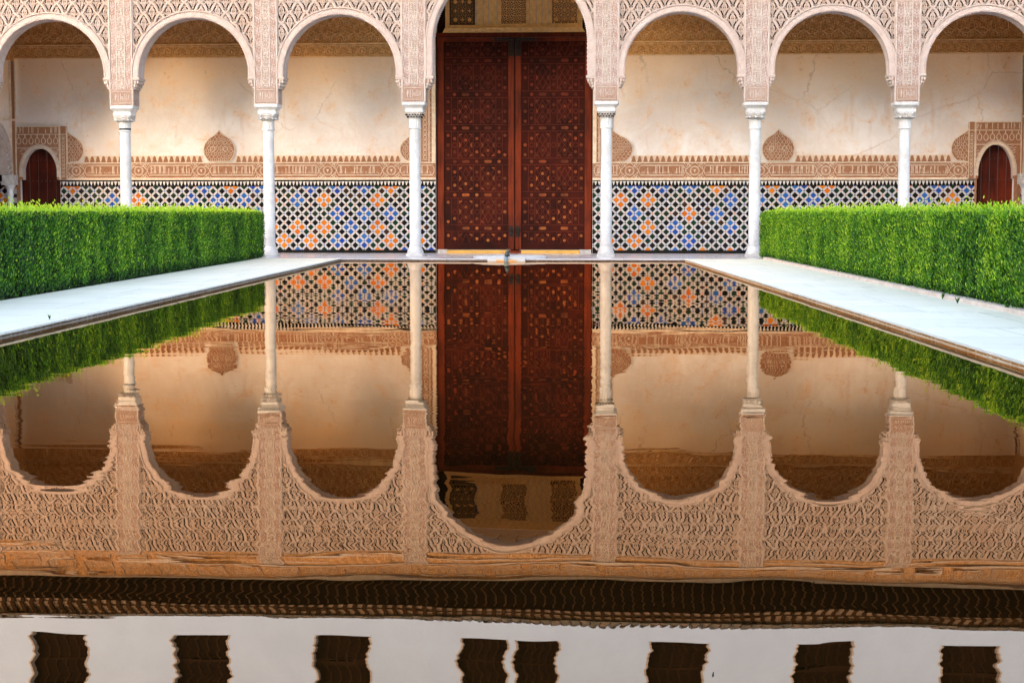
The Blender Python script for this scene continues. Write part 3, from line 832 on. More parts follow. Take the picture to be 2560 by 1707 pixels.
# upper frieze: inscription cartouches and star interlace with bosses
def upper(x0, x1):
    b = MB(); Y = BY - .04
    b.box(x0, x1, Y, BY - .002, 4.565, 4.86, 'up_ground'); b.box(x0, x1, Y + .012, BY - .002, 4.862, 6.2, 'up_ground')
    for z, h in ((4.565, .022), (4.815, .014), (4.85, .035)): b.box(x0, x1, Y - .02, Y, z, z + h, 'up_line')
    per = .762; x = math.ceil(x0 / per) * per - per
    while x < x1 + per:
        if x0 + .12 < x < x1 - .12:
            b.ring(x, 4.70, .082, .011, Y - .016, Y, 'up_line', 16); b.dome(x, Y, 4.70, .032, 'up_line')
        a0, a1 = x + .12, x + per - .12
        if a0 > x0 + .02 and a1 < x1 - .02:
            b.ribbon([(a0 + .05, 4.61), (a1 - .05, 4.61), (a1, 4.66), (a1, 4.74), (a1 - .05, 4.795), (a0 + .05, 4.795), (a0, 4.74), (a0, 4.66)], .010, Y - .012, Y, 'up_line', True)
            write(b, MOTTO, a0 + .03, a1 - .03, 4.625, 4.785, Y - .010, 'up_line')
        for row in range(4):
            zr = 4.98 + row * .36; xx = x + (per / 2 if row % 2 else 0)
            for dx in (0, per / 2):
                xb = xx + dx
                if x0 + .2 < xb < x1 - .2:
                    b.dome(xb, Y + .012, zr, .028, 'up_line'); b.ring(xb, zr, .055, .010, Y - .004, Y + .012, 'up_line', 8)
                    for sx in (-1, 1):
                        b.ribbon([(xb + sx * .04, zr + .04), (xb + sx * .19, zr + .14), (xb + sx * .19, zr + .22), (xb + sx * .34 * .5, zr + .32)], .016, Y - .006, Y + .012, 'up_line')
                        b.ribbon([(xb + sx * .055, zr), (xb + sx * .12, zr + .10), (xb, zr + .18)], .012, Y - .004, Y + .012, 'up_line')
                        b.ribbon([(xb + sx * .10, zr - .02), (xb + sx * .16, zr + .05), (xb + sx * .11, zr + .12)], .009, Y - .0, Y + .012, 'up_line')
        x += per
    return b
upper(GX0, DX0 - .37).build('upper_frieze', gw); upper(DX1 + .45, GX1).build('upper_frieze', gw)

# carved jambs on both sides of the great door
for x0, x1, z0 in ((DX0 - .362, DX0 - .004, 2.155), (DX1 + .004, DX1 + .445, 2.14)):
    b = MB(); Y = BY - .05
    b.box(x0, x1, Y, BY - .002, z0, 6.44, 'band_ground')
    inner = x1 if x0 < -3 else x0; s_ = -1 if x0 < -3 else 1
    b.box(*sorted((inner, inner + s_ * .085)), Y - .02, Y, z0, 6.44, 'band_line'); 
    for dd in (.13, .155, .335): b.box(*sorted((inner + s_ * dd, inner + s_ * (dd + .014))), Y - .014, Y, z0, 6.44, 'band_line')
    z = z0 + .06
    while z < 6.35:
        xa = inner + s_ * .245
        b.ring(xa, z + .05, .042, .014, Y - .012, Y, 'band_line', 8, .036); b.ribbon([(xa - .06, z), (xa, z - .02), (xa + .06, z)], .014, Y - .012, Y, 'band_line')
        b.ring(inner + s_ * .108, z + .03, .012, .006, Y - .008, Y, 'band_line', 5); z += .115
    b.build('door_jamb', gw)

MID_ = -2.575
# great door: recess, two leaves
b = MB()
b.box(DX0 - .0, DX1 + .0, BY + .08, BY + .16, DZ - .02, DZ + .09, 'stile'); b.box(MID_ - .1, MID_ + .1, BY + .125, BY + .16, Z0F, DZ - .021, 'hole'); b.box(DX0, DX0 + .03, BY + .02, BY + .16, Z0F, DZ, 'leaf'); b.box(DX1 - .03, DX1, BY + .02, BY + .16, Z0F, DZ, 'leaf')
b.build('door_frame', gw)
b = MB(); b.box(DX0 + .25, -2.72, BY - .06, BY + .1, Z0F - .003, .115, 'brass'); b.box(-2.42, DX1 - .3, BY - .06, BY + .1, Z0F - .003, .115, 'brass'); b.box(-2.72, -2.42, BY - .05, BY + .1, Z0F - .003, .105, 'stile')
b.box(DX0 + .031, DX0 + .249, BY + .0, BY + .1, Z0F - .003, .129, 'marble_carved'); b.box(DX1 - .299, DX1 - .031, BY + .0, BY + .1, Z0F - .003, .129, 'marble_carved'); b.build('threshold', gw)
MID = -2.575
for x0, x1, lab in ((DX0 + .032, MID - .012, 'left leaf of the great wooden door'), (MID + .012, DX1 - .032, 'right leaf of the great wooden door')):
    left = x0 < -3
    b = MB(); Y = BY + .06; zt = DZ - .03; zb0 = .13
    b.box(x0, x1, Y, BY + .12, zb0, zt, 'leaf')
    lf = b.build('door_leaf', gw, label=lab)
    s_ = MB()
    s_.box(x0, x0 + .15 if left else x0 + .135, Y - .03, Y - .001, zb0, zt, 'stile'); s_.box(x1 - .135 if left else x1 - .15, x1, Y - .03, Y - .001, zb0, zt, 'stile')
    s_.box(x0 + .136 if not left else x0 + .151, x1 - .151 if not left else x1 - .136, Y - .028, Y - .001, zt - .085, zt, 'stile')
    s_.box(x0 + .151, x1 - .151, Y - .026, Y - .001, zb0, zb0 + .13, 'leaf')
    s_.build('stile', lf)
    # strapwork and inlay
    rb_ = MB(); inl = MB(); rn = random.Random(3 if left else 5)
    a0, a1 = (x0 + .15, x1 - .135) if left else (x0 + .135, x1 - .15)
    W = a1 - a0; cs = [a0 + W * q for q in (.063, .165, .337, .51, .683, .855, .945)]
    lozenge = lambda x, z, rx, rz, n=8: inl.disc(x, z, rx, Y - .012, Y - .001, 'inlay', n, rn.random(), rz)
    per = .77; z = .12 + .5 - per
    hexd = lambda x, z, up: inl.prism([(x - .033, z + .02 * up), (x - .033, z - .018 * up), (x, z - .045 * up), (x + .033, z - .018 * up), (x + .033, z + .02 * up), (x, z + .035 * up)], Y - .012, Y - .001, 'inlay', rn.random())
    while z < zt:
        def put(fn, x, zz, *k):
            if zb0 + .16 < zz < zt - .12 and rn.random() < .86: fn(x, zz, *k)
        for c_ in (cs[1], cs[3], cs[5]): put(lozenge, c_, z, .040, .038, 8)
        for c_ in (cs[2], cs[4]):
            if zb0 + .16 < z < zt - .12: inl.prism([(c_ - .092, z), (c_ - .07, z + .034), (c_ + .07, z + .034), (c_ + .092, z), (c_ + .07, z - .034), (c_ - .07, z - .034)], Y - .012, Y - .001, 'inlay', rn.random())
        for c_ in (cs[0], cs[6]):
            put(hexd, c_, z + .155, 1); put(lozenge, c_, z + .38, .042, .042, 6); put(hexd, c_, z + .60, -1)
        for c_ in (cs[1], cs[3], cs[5]): put(hexd, c_, z + .22, -1); put(hexd, c_, z + .53, 1)
        for c_ in (cs[2], cs[4]): put(hexd, c_, z + .26, 1); put(hexd, c_, z + .49, -1)
        for c_ in (cs[2], cs[4]):
            for sx in (-1, 1):
                zz = z + .38
                if zb0 + .16 < zz < zt - .12:
                    x_ = c_ + sx * .135
                    inl.prism([(x_ + sx * .022, zz + .07), (x_ - sx * .01, zz + .035), (x_ - sx * .034, zz), (x_ - sx * .01, zz - .035), (x_ + sx * .022, zz - .07), (x_ + sx * .012, zz)], Y - .012, Y - .001, 'inlay', rn.random())
                for sz in (-1, 1):
                    zz = z + .38 + sz * .225
                    if zb0 + .16 < zz < zt - .12:
                        x_ = c_ + sx * .12
                        inl.prism([(x_ + sx * .03, zz + sz * .03), (x_ + sx * .03, zz - sz * .03), (x_ + sx * .005, zz + sz * .0), (x_ - sx * .035, zz + sz * .008), (x_ - sx * .025, zz + sz * .03)], Y - .012, Y - .001, 'inlay', rn.random())
        # strap lines
        def line(p, q, w_=.018):
            (xa, za), (xb, zb_) = p, q
            lo, hi = zb0 + .14, zt - .09
            pts = [(xa + (xb - xa) * k / 6, za + (zb_ - za) * k / 6) for k in range(7)]
            pts = [p_ for p_ in pts if lo < p_[1] < hi]
            if len(pts) > 1: rb_.ribbon(pts, w_, Y - .007, Y - .001, 'rib')
        for dz in (-.075, .075): line((a0 + .02, z + dz), (a1 - .02, z + dz))
        for c_ in (cs[1] - .075, cs[1] + .075, cs[3] - .08, cs[3] + .08, cs[5] - .075, cs[5] + .075): line((c_, z + .08), (c_, z + .70))
        for c_ in (cs[2], cs[4]):
            for sx in (-1, 1):
                line((c_ - sx * .17, z + .12), (c_ + sx * .17, z + .64)); line((c_, z + .12), (c_ + sx * .12, z + .38)); line((c_, z + .64), (c_ + sx * .12, z + .38))
                line((c_ + sx * .08, z + .09), (c_ + sx * .17, z + .20)); line((c_ + sx * .08, z + .67), (c_ + sx * .17, z + .56))
        for c_ in (cs[1], cs[3], cs[5]):
            for sx in (-1, 1): line((c_, z + .32), (c_ + sx * .075, z + .38)); line((c_, z + .44), (c_ + sx * .075, z + .38))
        z += per
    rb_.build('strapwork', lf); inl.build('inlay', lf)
    k_ = MB(); xi = x1 - .068 if left else x0 + .068; dr = -1 if left else 1
    k_.box(xi - .06, xi + .06, Y - .034, Y - .029, zt - .42, zt, 'iron')
    k_.box(*sorted((xi + dr * .06, xi + dr * .40)), Y - .033, Y - .027, zt - .078, zt - .004, 'iron')
    for q in range(5): k_.dome(xi, Y - .033, zt - .05 - q * .075, .022, 'iron'); k_.dome(xi + dr * (.09 + .075 * q), Y - .032, zt - .04, .018, 'iron')
    k_.build('iron_strap', lf)
    k_ = MB(); k_.box(xi - .045, xi + .045, Y - .036, Y - .029, .42, .68, 'iron')
    for q in range(2): k_.dome(xi, Y - .035, .48 + q * .09, .035, 'iron'); 
    k_.ring(xi, .57, .05, .014, Y - .06, Y - .035, 'iron', 12); k_.build('door_knocker', lf)

# screens above the door, set back in the recess
b = MB(); RY = 40.16
wins = [(-4.09, -3.50), (-2.925, -2.29), (-1.755, -1.115)]
zs0, zs1 = 5.29, 6.24
b.box(DX0, DX1, RY + .14, RY + .2, DZ, 6.45, 'roofwood')
xs = [-4.19] + [q for w_ in wins for q in w_] + [-1.025]
for k in range(0, len(xs), 2): b.box(xs[k], xs[k + 1], RY, RY + .1, zs0, zs1, 'screen_stucco')
b.box(xs[0], xs[-1], RY, RY + .1, zs1, 6.6, 'screen_stucco')
b.prism([(xs[0] - .06, 5.115), (xs[-1] + .06, 5.115), (xs[-1] + .0, 5.225), (xs[0] - .0, 5.225)], RY - .07, RY + .1, 'screen_stucco')
b.box(xs[0], xs[-1], RY - .02, RY + .1, 5.227, zs0, 'screen_stucco')
b.box(DX0, DX1, BY + .2, RY + .2, 5.06, 5.09, 'roofwood')
write(b, MOTTO + ' ' + MOTTO, -4.1, -2.7, 5.125, 5.215, RY - .078, 'band_line'); write(b, MOTTO + ' ' + MOTTO, -2.55, -1.1, 5.125, 5.215, RY - .078, 'band_line')
for x in (-3.48, -3.32, -3.2, -3.0, -2.25, -2.1, -1.97, -1.83): b.box(x, x + .02, RY - .016, RY - .001, zs0, zs1, 'band_line')
tw = b.build('screen_wall', gw, label='carved golden stucco screen wall over the great door')
for k, (x0, x1) in enumerate(wins):
    s_ = MB(); s_.box(x0, x1, RY + .05, RY + .08, zs0, zs1, 'screen_dark' if k == 0 else 'screen')
    f0 = .03
    for bx in ((x0, x0 + f0, zs0, zs1), (x1 - f0, x1, zs0, zs1), (x0 + f0, x1 - f0, zs0, zs0 + f0)): s_.box(bx[0], bx[1], RY - .015, RY + .05, bx[2], bx[3], 'screen_stucco' if k else 'rafter')
    if k != 1:
        for r_ in range(4):
            for c_ in range(3):
                x, z = x0 + .13 + c_ * (x1 - x0 - .26) / 2, zs0 + .13 + r_ * .205
                if (r_ % 2 == 0) and c_ != 1: s_.disc(x, z, .045, RY + .035, RY + .05, 'gold', 12)
                else:
                    st = [(x + (.05 if q % 2 == 0 else .018) * math.cos(q * PI / 4), z + (.05 if q % 2 == 0 else .018) * math.sin(q * PI / 4)) for q in range(8)]
                    s_.prism(st, RY + .035, RY + .05, 'gold')
    s_.build('window_screen', tw)

# small side doors
def small_door(cx, hwid, hbot, z_sp, z_ap, x0, x1, ztop, lab, inv):
    """surround panel with a pointed horseshoe arch, door boards behind"""
    b = MB(); Y = BY - .045
    def za(x):
        d_ = abs(x - cx)
        if d_ >= hwid: return z_sp
        # pointed arch
        t = d_ / hwid
        return z_sp + .10 + (z_ap - z_sp - .10) * (1 - t ** 2.25) ** .62
    xs = sorted(set([x0, x1, cx - hbot, cx + hbot] + [cx + hwid * math.sin(t) for t in np.linspace(-PI / 2, PI / 2, 41)]))
    for a0, a1 in zip(xs[:-1], xs[1:]):
        m_ = (a0 + a1) / 2
        zz0, zz1 = (za(a0), za(a1))
        if abs(m_ - cx) > hwid: zz0 = zz1 = 1.75 if abs(m_ - cx) < hbot else Z0F
        b.add([(a0, Y, zz0), (a1, Y, zz1), (a1, Y, ztop), (a0, Y, ztop)], [(0, 1, 2, 3)], 'band_ground')
        b.add([(a0, Y, zz0), (a1, Y, zz1), (a1, BY + .14, zz1), (a0, BY + .14, zz0)], [(0, 3, 2, 1)], 'stucco_pale')
    for xx in (cx - hwid, cx + hwid):
        b.add([(xx, Y, 1.75), (xx, Y, z_sp + .1), (xx, BY + .14, z_sp + .1), (xx, BY + .14, 1.75)], [(0, 1, 2, 3)], 'stucco_pale')
    ring_ = [(cx + hwid * math.sin(t), za(cx + hwid * math.sin(t))) for t in np.linspace(-PI / 2, PI / 2, 41)]
    ring_ = [(cx - hwid, 1.82)] + ring_ + [(cx + hwid, 1.82)]
    def off(k): return [(cx + (x - cx) * (1 + k / hwid), 1.82 + (z - 1.82) * (1 + k / (z_ap - 1.82))) for x, z in ring_]
    b.ribbon(off(.035), .07, Y - .012, Y, 'band_line'); b.ribbon(off(.085), .018, Y - .024, Y, 'stucco_pale')
    for k, p_ in enumerate(off(.01)[::1]): b.disc(p_[0], p_[1], .012, Y - .018, Y, 'stucco_pale', 5)
    # borders
    zs_ = ztop - .54
    for z in (ztop - .01, ztop - .19, zs_ + .03): b.ribbon([(x0, z), (x1, z)], .018, Y - .016, Y, 'band_line')
    for x in (x0 + .012, x1 - .012): b.ribbon([(x, 1.75), (x, ztop)], .018, Y - .014, Y, 'band_line')
    n = 7; st = (x1 - x0 - .04) / n
    for k in range(n):
        x = x0 + .02 + st * (k + .5)
        b.ring(x, ztop - .345, .05, .014, Y - .014, Y, 'band_line', 12, .075); b.ribbon([(x, ztop - .27), (x, ztop - .20)], .018, Y - .013, Y, 'band_line')
    kufic(b, x0 + .01, x1 - .0, ztop - .19, ztop - .02, Y, int(cx))
    # leaf scrolls in the spandrels
    rn = random.Random(int(cx * 3))
    for sx in (-1, 1):
        for k in range(60):
            x, z = cx + sx * rn.uniform(.12, hwid + .06), rn.uniform(z_sp + .2, zs_ + .0)
            if z > za(x) + .14 and x0 + .03 < x < x1 - .03: b.ribbon([(x - .02, z - .01), (x, z + .012), (x + .022, z + .002)], .009, Y - .012, Y, 'band_line')
    so = b.build('door_surround', gw)
    d_ = MB(); xd0, xd1 = cx - hbot - .05, cx + hbot + .05; nb = 5
    for k in range(nb):
        xa = xd0 + (xd1 - xd0) * k / nb; d_.box(xa + .004, xa + (xd1 - xd0) / nb - .004, BY + .15 + .004 * (k % 2), BY + .2, 0, 2.62, 'small_door')
    for z in (1.72, 2.2, 1.2): 
        for k in range(9): d_.dome(xd0 + .07 + k * .105, BY + .15, z + .006 * (k % 3), .017, 'iron')
    d_.build('side_door', gw, label=lab)
    # ladder strip next to the surround
    s_ = MB()
    xa, xb = (x1 + .002, x1 + .172) if not inv else (x0 - .148, x0 - .002)
    s_.box(xa, xb, Y, BY - .002, 1.75, ztop, 'band_ground')
    for x in (xa + .01, xb - .01): s_.box(x - .008, x + .008, Y - .014, Y, 1.75, ztop, 'band_line')
    z = 1.82; k = 0
    while z < ztop - .25:
        s_.box(xa + .035, xb - .05, Y - .010, Y, z, z + .014, 'band_line'); s_.ring((xa + xb) / 2, z + .045, .028, .009, Y - .01, Y, 'band_line', 6); z += .088
    s_.box(xa, xb, Y - .014, Y, ztop - .2, ztop - .182, 'band_line')
    s_.build('carved_strip', gw)
small_door(-13.745, .405, .475, 1.86, 2.48, -14.33, -13.262, 3.0, 'small arched wooden door at the left end of the gallery', False)
small_door(8.345, .385, .415, 1.82, 2.515, 7.882, 8.93, 3.03, 'small arched plank door with iron studs at the right end of the gallery', True)
# tile edge beside the small doors
b = MB(); b.box(-13.31, -13.272, BY - .034, BY + .02, Z0F, 1.73, 'hole'); b.box(7.932, 7.96, BY - .034, BY + .02, Z0F, 1.72, 'hole'); b.build('door_edge', gw)

# end walls of the gallery, the left one with its scalloped alcove
for gx, s_ in ((GX0, 1), (GX1, -1)):
    b = MB()
    b.xf = lambda p_, gx=gx, s_=s_: (gx + s_ * (-p_[1]), p_[0], p_[2])     # local: x along the wall, y negative = towards the gallery
    y0_, y1_ = FY + .47, BY - .06
    c0 = 38.72; hw_ = .80
    # wall with arched opening c0 +- hw_
    def za(x):
        d_ = abs(x - c0) / hw_
        return 1.85 + 1.0 * (1 - min(1, d_) ** 2) ** .5 if d_ < 1 else 0
    xs = sorted([y0_, y1_] + [c0 + hw_ * math.sin(t) for t in np.linspace(-PI / 2, PI / 2, 31)])
    for a0, a1 in zip(xs[:-1], xs[1:]):
        o_ = abs((a0 + a1) / 2 - c0) < hw_
        z0_, z1_ = (za(a0 + 1e-4), za(a1 - 1e-4)) if o_ else (0, 0)
        if o_: z0_, z1_ = max(z0_, 1.85), max(z1_, 1.85)
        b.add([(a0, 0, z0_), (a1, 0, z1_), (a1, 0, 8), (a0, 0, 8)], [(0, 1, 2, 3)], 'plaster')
        if o_: b.add([(a0, 0, z0_), (a1, 0, z1_), (a1, .55, z1_), (a0, .55, z0_)], [(0, 1, 2, 3)], 'stucco_pale')
    for xx in (c0 - hw_, c0 + hw_): b.add([(xx, 0, 0), (xx, 0, 1.86), (xx, .55, 1.86), (xx, .55, 0)], [(0, 1, 2, 3)], 'tiles')
    b.add([(c0 - hw_, .55, 0), (c0 + hw_, .55, 0), (c0 + hw_, .55, 3.2), (c0 - hw_, .55, 3.2)], [(0, 1, 2, 3)], 'band_ground')
    # deep archivolt flutes
    for k in range(31):
        t = PI * k / 30; p0 = (c0 + (hw_ - .02) * math.cos(t), 1.86 + 1.0 * math.sin(t)); p1 = (c0 + (hw_ + .13) * math.cos(t + .06), 1.86 + 1.15 * math.sin(t + .06))
        b.ribbon([p0, p1], .035, -.05, 0, 'stucco_pale')
    b.ribbon([(c0 + (hw_ + .16) * math.cos(t), 1.86 + 1.19 * math.sin(t)) for t in np.linspace(0, PI, 31)], .03, -.05, 0, 'stucco_pale')
    b.box(y0_, y1_, -.03, -.001, 4.5, 4.86, 'up_ground'); b.box(y0_, y1_, -.04, -.001, 3.12, 3.16, 'band_line'); b.box(y0_, y1_, -.035, -.001, 4.87, 6.2, 'up_ground')
    for yy in (y1_ - .02, y1_ - .30): b.box(yy - .025, yy + .01, -.05, 0, 1.75, 4.5, 'band_line')
    b.box(y1_ - .29, y1_ - .02, -.03, -.001, 1.75, 4.5, 'band_ground'); b.box(y1_ - .29, y1_ - .0, -.03, -.001, .0, 1.74, 'tiles')
    # slim column in the alcove mouth
    b.xf = None
    px_ = gx + s_ * .03; py_ = c0 + hw_ - .02
    b.lathe(px_, py_, [(0, .09), (.12, .09), (.2, .07), (1.35, .065), (1.40, .08), (1.42, .07), (1.52, .075), (1.62, .13)], 'marble', 16)
    b.box(px_ - .14, px_ + .14, py_ - .14, py_ + .14, 1.62, 1.85, 'marble_carved')
    b.box(gx - s_ * .5, gx - s_ * .2, c0 - .3, c0 + .3, 0, 1.5, 'marble_carved') if s_ > 0 else None
    b.build('end_wall', gw, label='left end wall of the gallery with an arched alcove' if s_ > 0 else 'right end wall of the gallery')
b = MB(); b.box(GX0 - .3, GX1 + .3, FY + .475, BY + .7, 6.62, 6.75, 'ceiling')
x = GX0
while x < GX1: b.box(x, x + .09, FY + .475, BY, 6.5, 6.618, 'ceiling'); x += .42
b.build('ceiling', gw)

# ------------------------------------------------------------------ round basin with its channel and spout
bx, by = -2.42, FEND + .95
bs = empty('fountain_basin', (bx, by, Z0F), 'low round white marble basin before the great door, draining to the pool', 'fountain')
b = MB(); b.loft(bx, by, [(Z0F - .003, .76, 2), (Z0F + .03, .76, 2), (Z0F + .035, .74, 2), (Z0F + .035, .60, 2), (Z0F - .0, .45, 2), (Z0F - .0, .01, 2)], 'basin', 48, False)
b.build('bowl', bs, True)
b = MB(); 
for sx in (-1, 1):
    b.box(bx + sx * .2 - .18, bx + sx * .2 + .18, FEND - .14, by - .70, Z0F - .05, Z0F + .018, 'basin'); b.box(bx + sx * .11 - .09, bx + sx * .11 + .09, FEND - .19, FEND - .145, -.1, Z0F - .02, 'channel')
b.box(bx - .02, bx + .02, FEND - .16, by - .72, Z0F - .05, Z0F - .02, 'channel')
b.build('channel', bs)
sp = MB(); sx_, sy_ = bx - .0, FEND - .17
sp.loft(sx_ , sy_, [(-.05, .03, 2), (.02, .05, 2), (.08, .042, 2), (.10, .03, 2)], 'bluestone', 12)
sp.loft(sx_ + .02, sy_, [(.095, .05, 2), (.12, .055, 2), (.17, .045, 2), (.20, .032, 2), (.212, .012, 2), (.26, .009, 2)], 'bronze', 12)
o = sp.build('water_spout', None, True, origin=(sx_, sy_, 0)); tag(o, 'small dark spout on a blue grey foot at the lip of the white basin', 'spout')

# ------------------------------------------------------------------ hedges
def hedge(fin, side, y0, y1, width, label, seed, yend_cap, bias):
    """fin(y) = x of the pool side face; side = -1 body lies to -x, +1 to +x"""
    rng = np.random.default_rng(seed)
    H0, H1 = .055, .985
    core = MB(); ins = .05
    ys = np.linspace(y0, y1, 60)
    sec = [(ins, H0), (ins, H1 - .07), (ins + .06, H1 - .02), (width - ins - .06, H1 - .02), (width - ins, H1 - .07), (width - ins, H0)]
    vs = []; fs = []
    for y in ys:
        for d_, z in sec: vs.append((fin(y) + side * d_, y, z))
    k = len(sec)
    for i in range(len(ys) - 1):
        for j in range(k): fs.append((i * k + j, i * k + (j + 1) % k, (i + 1) * k + (j + 1) % k, (i + 1) * k + j))
    fs += [tuple(range(k)), tuple(range(len(vs) - k, len(vs)))]
    # leaves: front face, back face, top, ends
    def wob(y, z, a_): return a_ * (np.sin(y * 7.3 + 1.7 * np.sin(y * 2.9)) * .5 + np.sin(y * 17 + z * 3) * .3 + np.sin(y * 31 + z * 9) * .2)
    P_, U_, S_, T_ = [], [], [], []
    def batch(n, kind):
        if kind in ('front', 'back'):
            y = y0 + (y1 - y0) * rng.random(n); z = H0 + (H1 - H0) * rng.random(n) ** .95
            d_ = rng.normal(0, .022, n) + wob(y, z, .018) + (z > H1 - .07) * (z - H1 + .07) * .6
            base = 0 if kind == 'front' else width
            x = np.array([fin(q) for q in y]) + side * (base + (d_ if kind == 'front' else -d_))
            nx_ = -side if kind == 'front' else side
            nrm = np.stack([nx_ * np.ones(n), rng.normal(0, .5, n), rng.normal(.15, .45, n)], 1)
            up = np.stack([nx_ * .35 + rng.normal(0, .3, n), rng.normal(0, .35, n), np.ones(n)], 1)
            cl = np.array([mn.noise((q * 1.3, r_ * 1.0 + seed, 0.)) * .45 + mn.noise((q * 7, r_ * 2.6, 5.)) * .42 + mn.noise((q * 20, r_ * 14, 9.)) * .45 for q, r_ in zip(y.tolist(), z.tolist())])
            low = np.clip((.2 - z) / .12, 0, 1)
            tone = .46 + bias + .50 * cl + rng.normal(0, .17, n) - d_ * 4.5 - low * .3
            size = rng.uniform(.6, 1.15, n)
        elif kind == 'top':
            y = y0 + (y1 - y0) * rng.random(n); dd = width * rng.random(n)
            edge = np.clip(np.minimum(dd, width - dd) / .06, 0, 1)
            hgt = np.where(rng.random(n) < .11, rng.gamma(1.6, .022, n), 0)
            z = H1 - .02 + rng.normal(0, .012, n) + wob(y, dd * 3, .016) - (1 - edge) * .04 + hgt + .02
            x = np.array([fin(q) for q in y]) + side * dd
            nrm = np.stack([rng.normal(0, .8, n), rng.normal(-.4, .8, n), rng.normal(.35, .4, n)], 1)
            up = np.stack([rng.normal(0, .35, n), rng.normal(0, .35, n), np.ones(n)], 1)
            cl = np.array([mn.noise((q * 2.2, r_ * 3 + seed, 3.)) for q, r_ in zip(y.tolist(), dd.tolist())])
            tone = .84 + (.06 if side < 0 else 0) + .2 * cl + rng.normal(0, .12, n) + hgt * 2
            size = rng.uniform(.8, 1.4, n)
        else:
            dd = width * rng.random(n); z = H0 + (H1 - H0) * rng.random(n)
            y = np.full(n, y1 if kind == 'far' else y0) + rng.normal(0, .02, n)
            x = np.array([fin(q) for q in y]) + side * dd
            nrm = np.stack([rng.normal(0, .5, n), (1 if kind == 'far' else -1) * np.ones(n), rng.normal(.1, .4, n)], 1)
            up = np.stack([rng.normal(0, .3, n), rng.normal(0, .3, n), np.ones(n)], 1)
            tone = .45 + rng.normal(0, .15, n); size = rng.uniform(.7, 1.2, n)
        P_.append(np.stack([x, y, z], 1)); U_.append(up); S_.append(size); T_.append(np.clip(tone, 0, 1))
        N_.append(nrm)
    N_ = []
    Lh = y1 - y0
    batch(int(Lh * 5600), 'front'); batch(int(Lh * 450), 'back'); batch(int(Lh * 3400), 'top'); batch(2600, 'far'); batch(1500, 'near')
    P_ = np.concatenate(P_); U_ = np.concatenate(U_); S_ = np.concatenate(S_); T_ = np.concatenate(T_); N_ = np.concatenate(N_)
    U_ /= np.linalg.norm(U_, axis=1, keepdims=True)
    R_ = np.cross(U_, N_); R_ /= np.linalg.norm(R_, axis=1, keepdims=True) + 1e-9
    l_ = (.029 * S_)[:, None]; w_ = (.0090 * S_)[:, None]
    A = P_ - U_ * l_ * .3; B_ = P_ + U_ * l_ * .25 + R_ * w_; D_ = P_ + U_ * l_ * .25 - R_ * w_; E_ = P_ + U_ * l_
    vv = np.stack([A, B_, E_, D_], 1).reshape(-1, 3)
    n = len(P_); nc = len(vs)
    me = bpy.data.meshes.new('hedge')
    me.vertices.add(nc + len(vv))
    allv = np.concatenate([np.array(vs, float), vv]); 
    org = np.array([fin((y0 + y1) / 2) + side * width / 2, (y0 + y1) / 2, Z0F])
    me.vertices.foreach_set('co', (allv - org).astype(np.float32).ravel())
    loops = [q for f_ in fs for q in f_]; cnt = [len(f_) for f_ in fs]
    li = np.concatenate([np.array(loops), np.arange(nc, nc + 4 * n)]).astype(np.int32)
    ct = np.concatenate([np.array(cnt), np.full(n, 4)]); st = np.concatenate([[0], np.cumsum(ct)[:-1]]).astype(np.int32)
    me.loops.add(len(li)); me.loops.foreach_set('vertex_index', li)
    me.polygons.add(len(ct)); me.polygons.foreach_set('loop_start', st)
    me.materials.append(M['hedge_core']); me.materials.append(M['myrtle'])
    me.polygons.foreach_set('material_index', np.concatenate([np.zeros(len(fs)), np.ones(n)]).astype(np.int32))
    me.update(calc_edges=True)
    at = me.attributes.new('tone', 'FLOAT', 'FACE'); at.data.foreach_set('value', np.concatenate([np.zeros(len(fs)), T_]).astype(np.float32))
    o = bpy.data.objects.new('hedge', me); C.objects.link(o); o.location = org.tolist()
    return tag(o, label, 'hedge', 'clipped myrtle hedges along the pool')
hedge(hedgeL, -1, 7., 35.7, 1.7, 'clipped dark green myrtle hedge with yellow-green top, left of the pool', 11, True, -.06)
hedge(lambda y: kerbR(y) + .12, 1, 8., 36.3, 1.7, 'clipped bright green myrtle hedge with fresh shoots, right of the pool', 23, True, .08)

# small weeds in the paving joints
def weed(x, y, z, n, h, lab, seed):
    rn = random.Random(seed); m = MB()
    for k in range(n):
        t = rn.uniform(0, 2 * PI); l = h * rn.uniform(.6, 1.1); sp_ = rn.uniform(.15, .7) * l
        c_, s_ = math.cos(t), math.sin(t); w_ = .004
        m.add([(x - s_ * w_, y + c_ * w_, z), (x + s_ * w_, y - c_ * w_, z), (x + c_ * sp_ * .5 + s_ * w_ * 1.6, y + s_ * sp_ * .5 - c_ * w_ * 1.6, z + l * .6), (x + c_ * sp_ * .5 - s_ * w_ * 1.6, y + s_ * sp_ * .5 + c_ * w_ * 1.6, z + l * .6), (x + c_ * sp_, y + s_ * sp_, z + l)],
              [(0, 1, 2, 3), (3, 2, 4)], 'myrtle', rn.uniform(.2, .7))
    o = m.build('weed', None, origin=(x, y, z)); tag(o, lab, 'weed', 'weeds in the paving')
W_ = ((3.425, 18.97, 16, .075, 'leafy weed on the right path, the farther of the two by the kerb', 1), (3.421, 18.1, 14, .075, 'leafy weed on the right path, the nearer of the two by the kerb', 2),
      (-5.06, 14.88, 8, .045, 'tiny dry weed alone on the left path', 3), (3.60, 16.6, 9, .13, 'thin grass blades bending over the right kerb', 4))
for wx, wy, n, h, lab, sd in W_:
    weed(wx, wy, Z0F, n, h, lab, sd)
tw = MB(); tw.add([(0.188, 3.65, .002), (0.191, 3.65, .002), (.194, 3.675, .003), (.191, 3.675, .002)], [(0, 1, 2, 3)], 'hole')
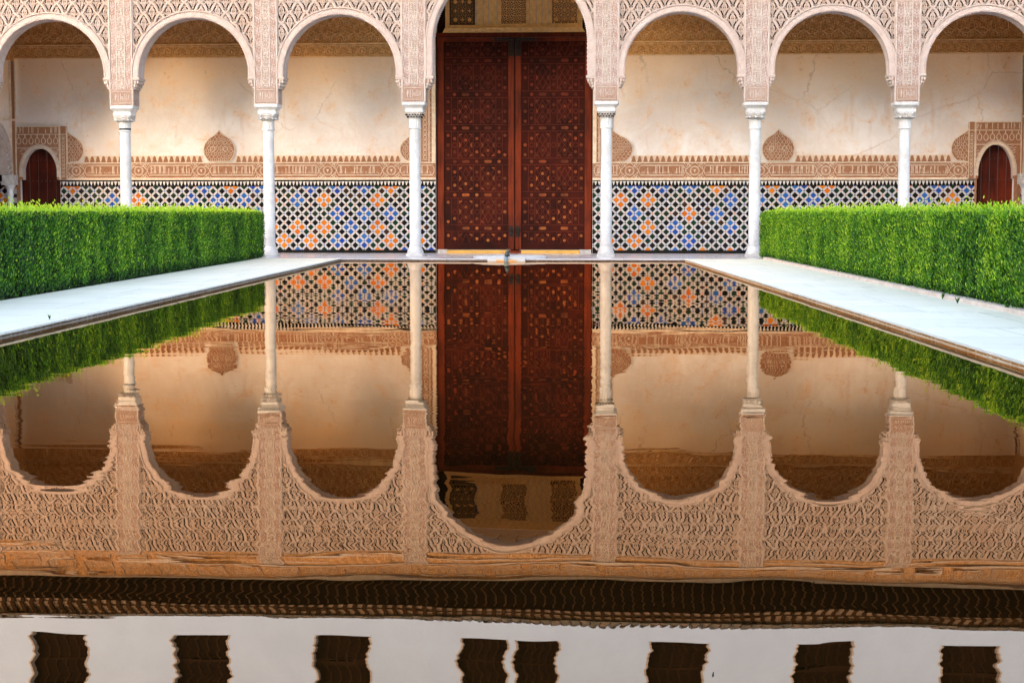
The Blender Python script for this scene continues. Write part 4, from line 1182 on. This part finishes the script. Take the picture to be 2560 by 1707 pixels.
o = tw.build('floating_twig', None, origin=(.19, 3.67, .003)); tag(o, 'tiny dark twig floating on the water near the bottom of the photo', 'twig')

# unseen palace building behind the viewer, shaped to keep low sun off the arcade
tw = MB(); TH = 27.; tw.box(-34, 30, -16, -6.5, 0, TH, 'ochre')
for k in range(24): tw.box(-34 + k * 2.7, -32.6 + k * 2.7, -16, -15.6, TH, TH + 1, 'ochre')
for k in range(9): tw.box(-14 + k * 2.9, -12.9 + k * 2.9, -6.55, -6.3, 8, 9.8, 'roofwood')
o = tw.build('sun_block_tower', None, origin=(-2, -11, 0)); tag(o, 'unseen broad ochre masonry tower behind the viewer, shaped to block the low sun', 'tower')

# ------------------------------------------------------------------ light, camera
EL, AZ = 18.0, 14.0     # sun elevation; azimuth to the left of straight behind the camera
d_ = Vector((-math.sin(math.radians(AZ)) * math.cos(math.radians(EL)), -math.cos(math.radians(AZ)) * math.cos(math.radians(EL)), math.sin(math.radians(EL))))
sl = bpy.data.lights.new('sun', 'SUN'); sl.energy = 2.0; sl.angle = math.radians(.53); sl.color = (1, .93, .85)
so = bpy.data.objects.new('sun', sl); C.objects.link(so); so.rotation_euler = d_.to_track_quat('Z', 'Y').to_euler(); so.location = (0, 0, 40)
wd = bpy.data.worlds.new('World'); scene.world = wd; wd.use_nodes = True
nt = wd.node_tree; sk = nt.nodes.new('ShaderNodeTexSky'); sk.sky_type = 'NISHITA'; sk.sun_disc = False
sk.sun_elevation = math.radians(EL); sk.sun_rotation = math.radians(180 + AZ); sk.air_density = 1.0; sk.dust_density = 2.5; sk.ozone_density = 1.0
mxs = nt.nodes.new('ShaderNodeMix'); mxs.data_type = 'RGBA'; mxs.blend_type = 'MULTIPLY'; mxs.inputs[0].default_value = 1
mxs.inputs[7].default_value = (1.06, 1., .91, 1); nt.links.new(sk.outputs[0], mxs.inputs[6]); nt.links.new(mxs.outputs[2], nt.nodes['Background'].inputs[0]); nt.nodes['Background'].inputs[1].default_value = .15

cam = bpy.data.cameras.new('camera'); co = bpy.data.objects.new('camera', cam); C.objects.link(co)
cam.sensor_width = 36; cam.lens = 4318.76 / 2560 * 36; cam.clip_start = .1; cam.clip_end = 2000
th, ps = .074497, .065794
F = Vector((-math.sin(ps) * math.cos(th), math.cos(ps) * math.cos(th), -math.sin(th)))
co.location = (0, 0, .9874); co.rotation_euler = F.to_track_quat('-Z', 'Y').to_euler()
scene.camera = co
vs_ = scene.view_settings; vs_.view_transform = 'Standard'; vs_.look = 'None'; vs_.gamma = 1; vs_.exposure = 3.08
scene.cycles.diffuse_bounces = 6
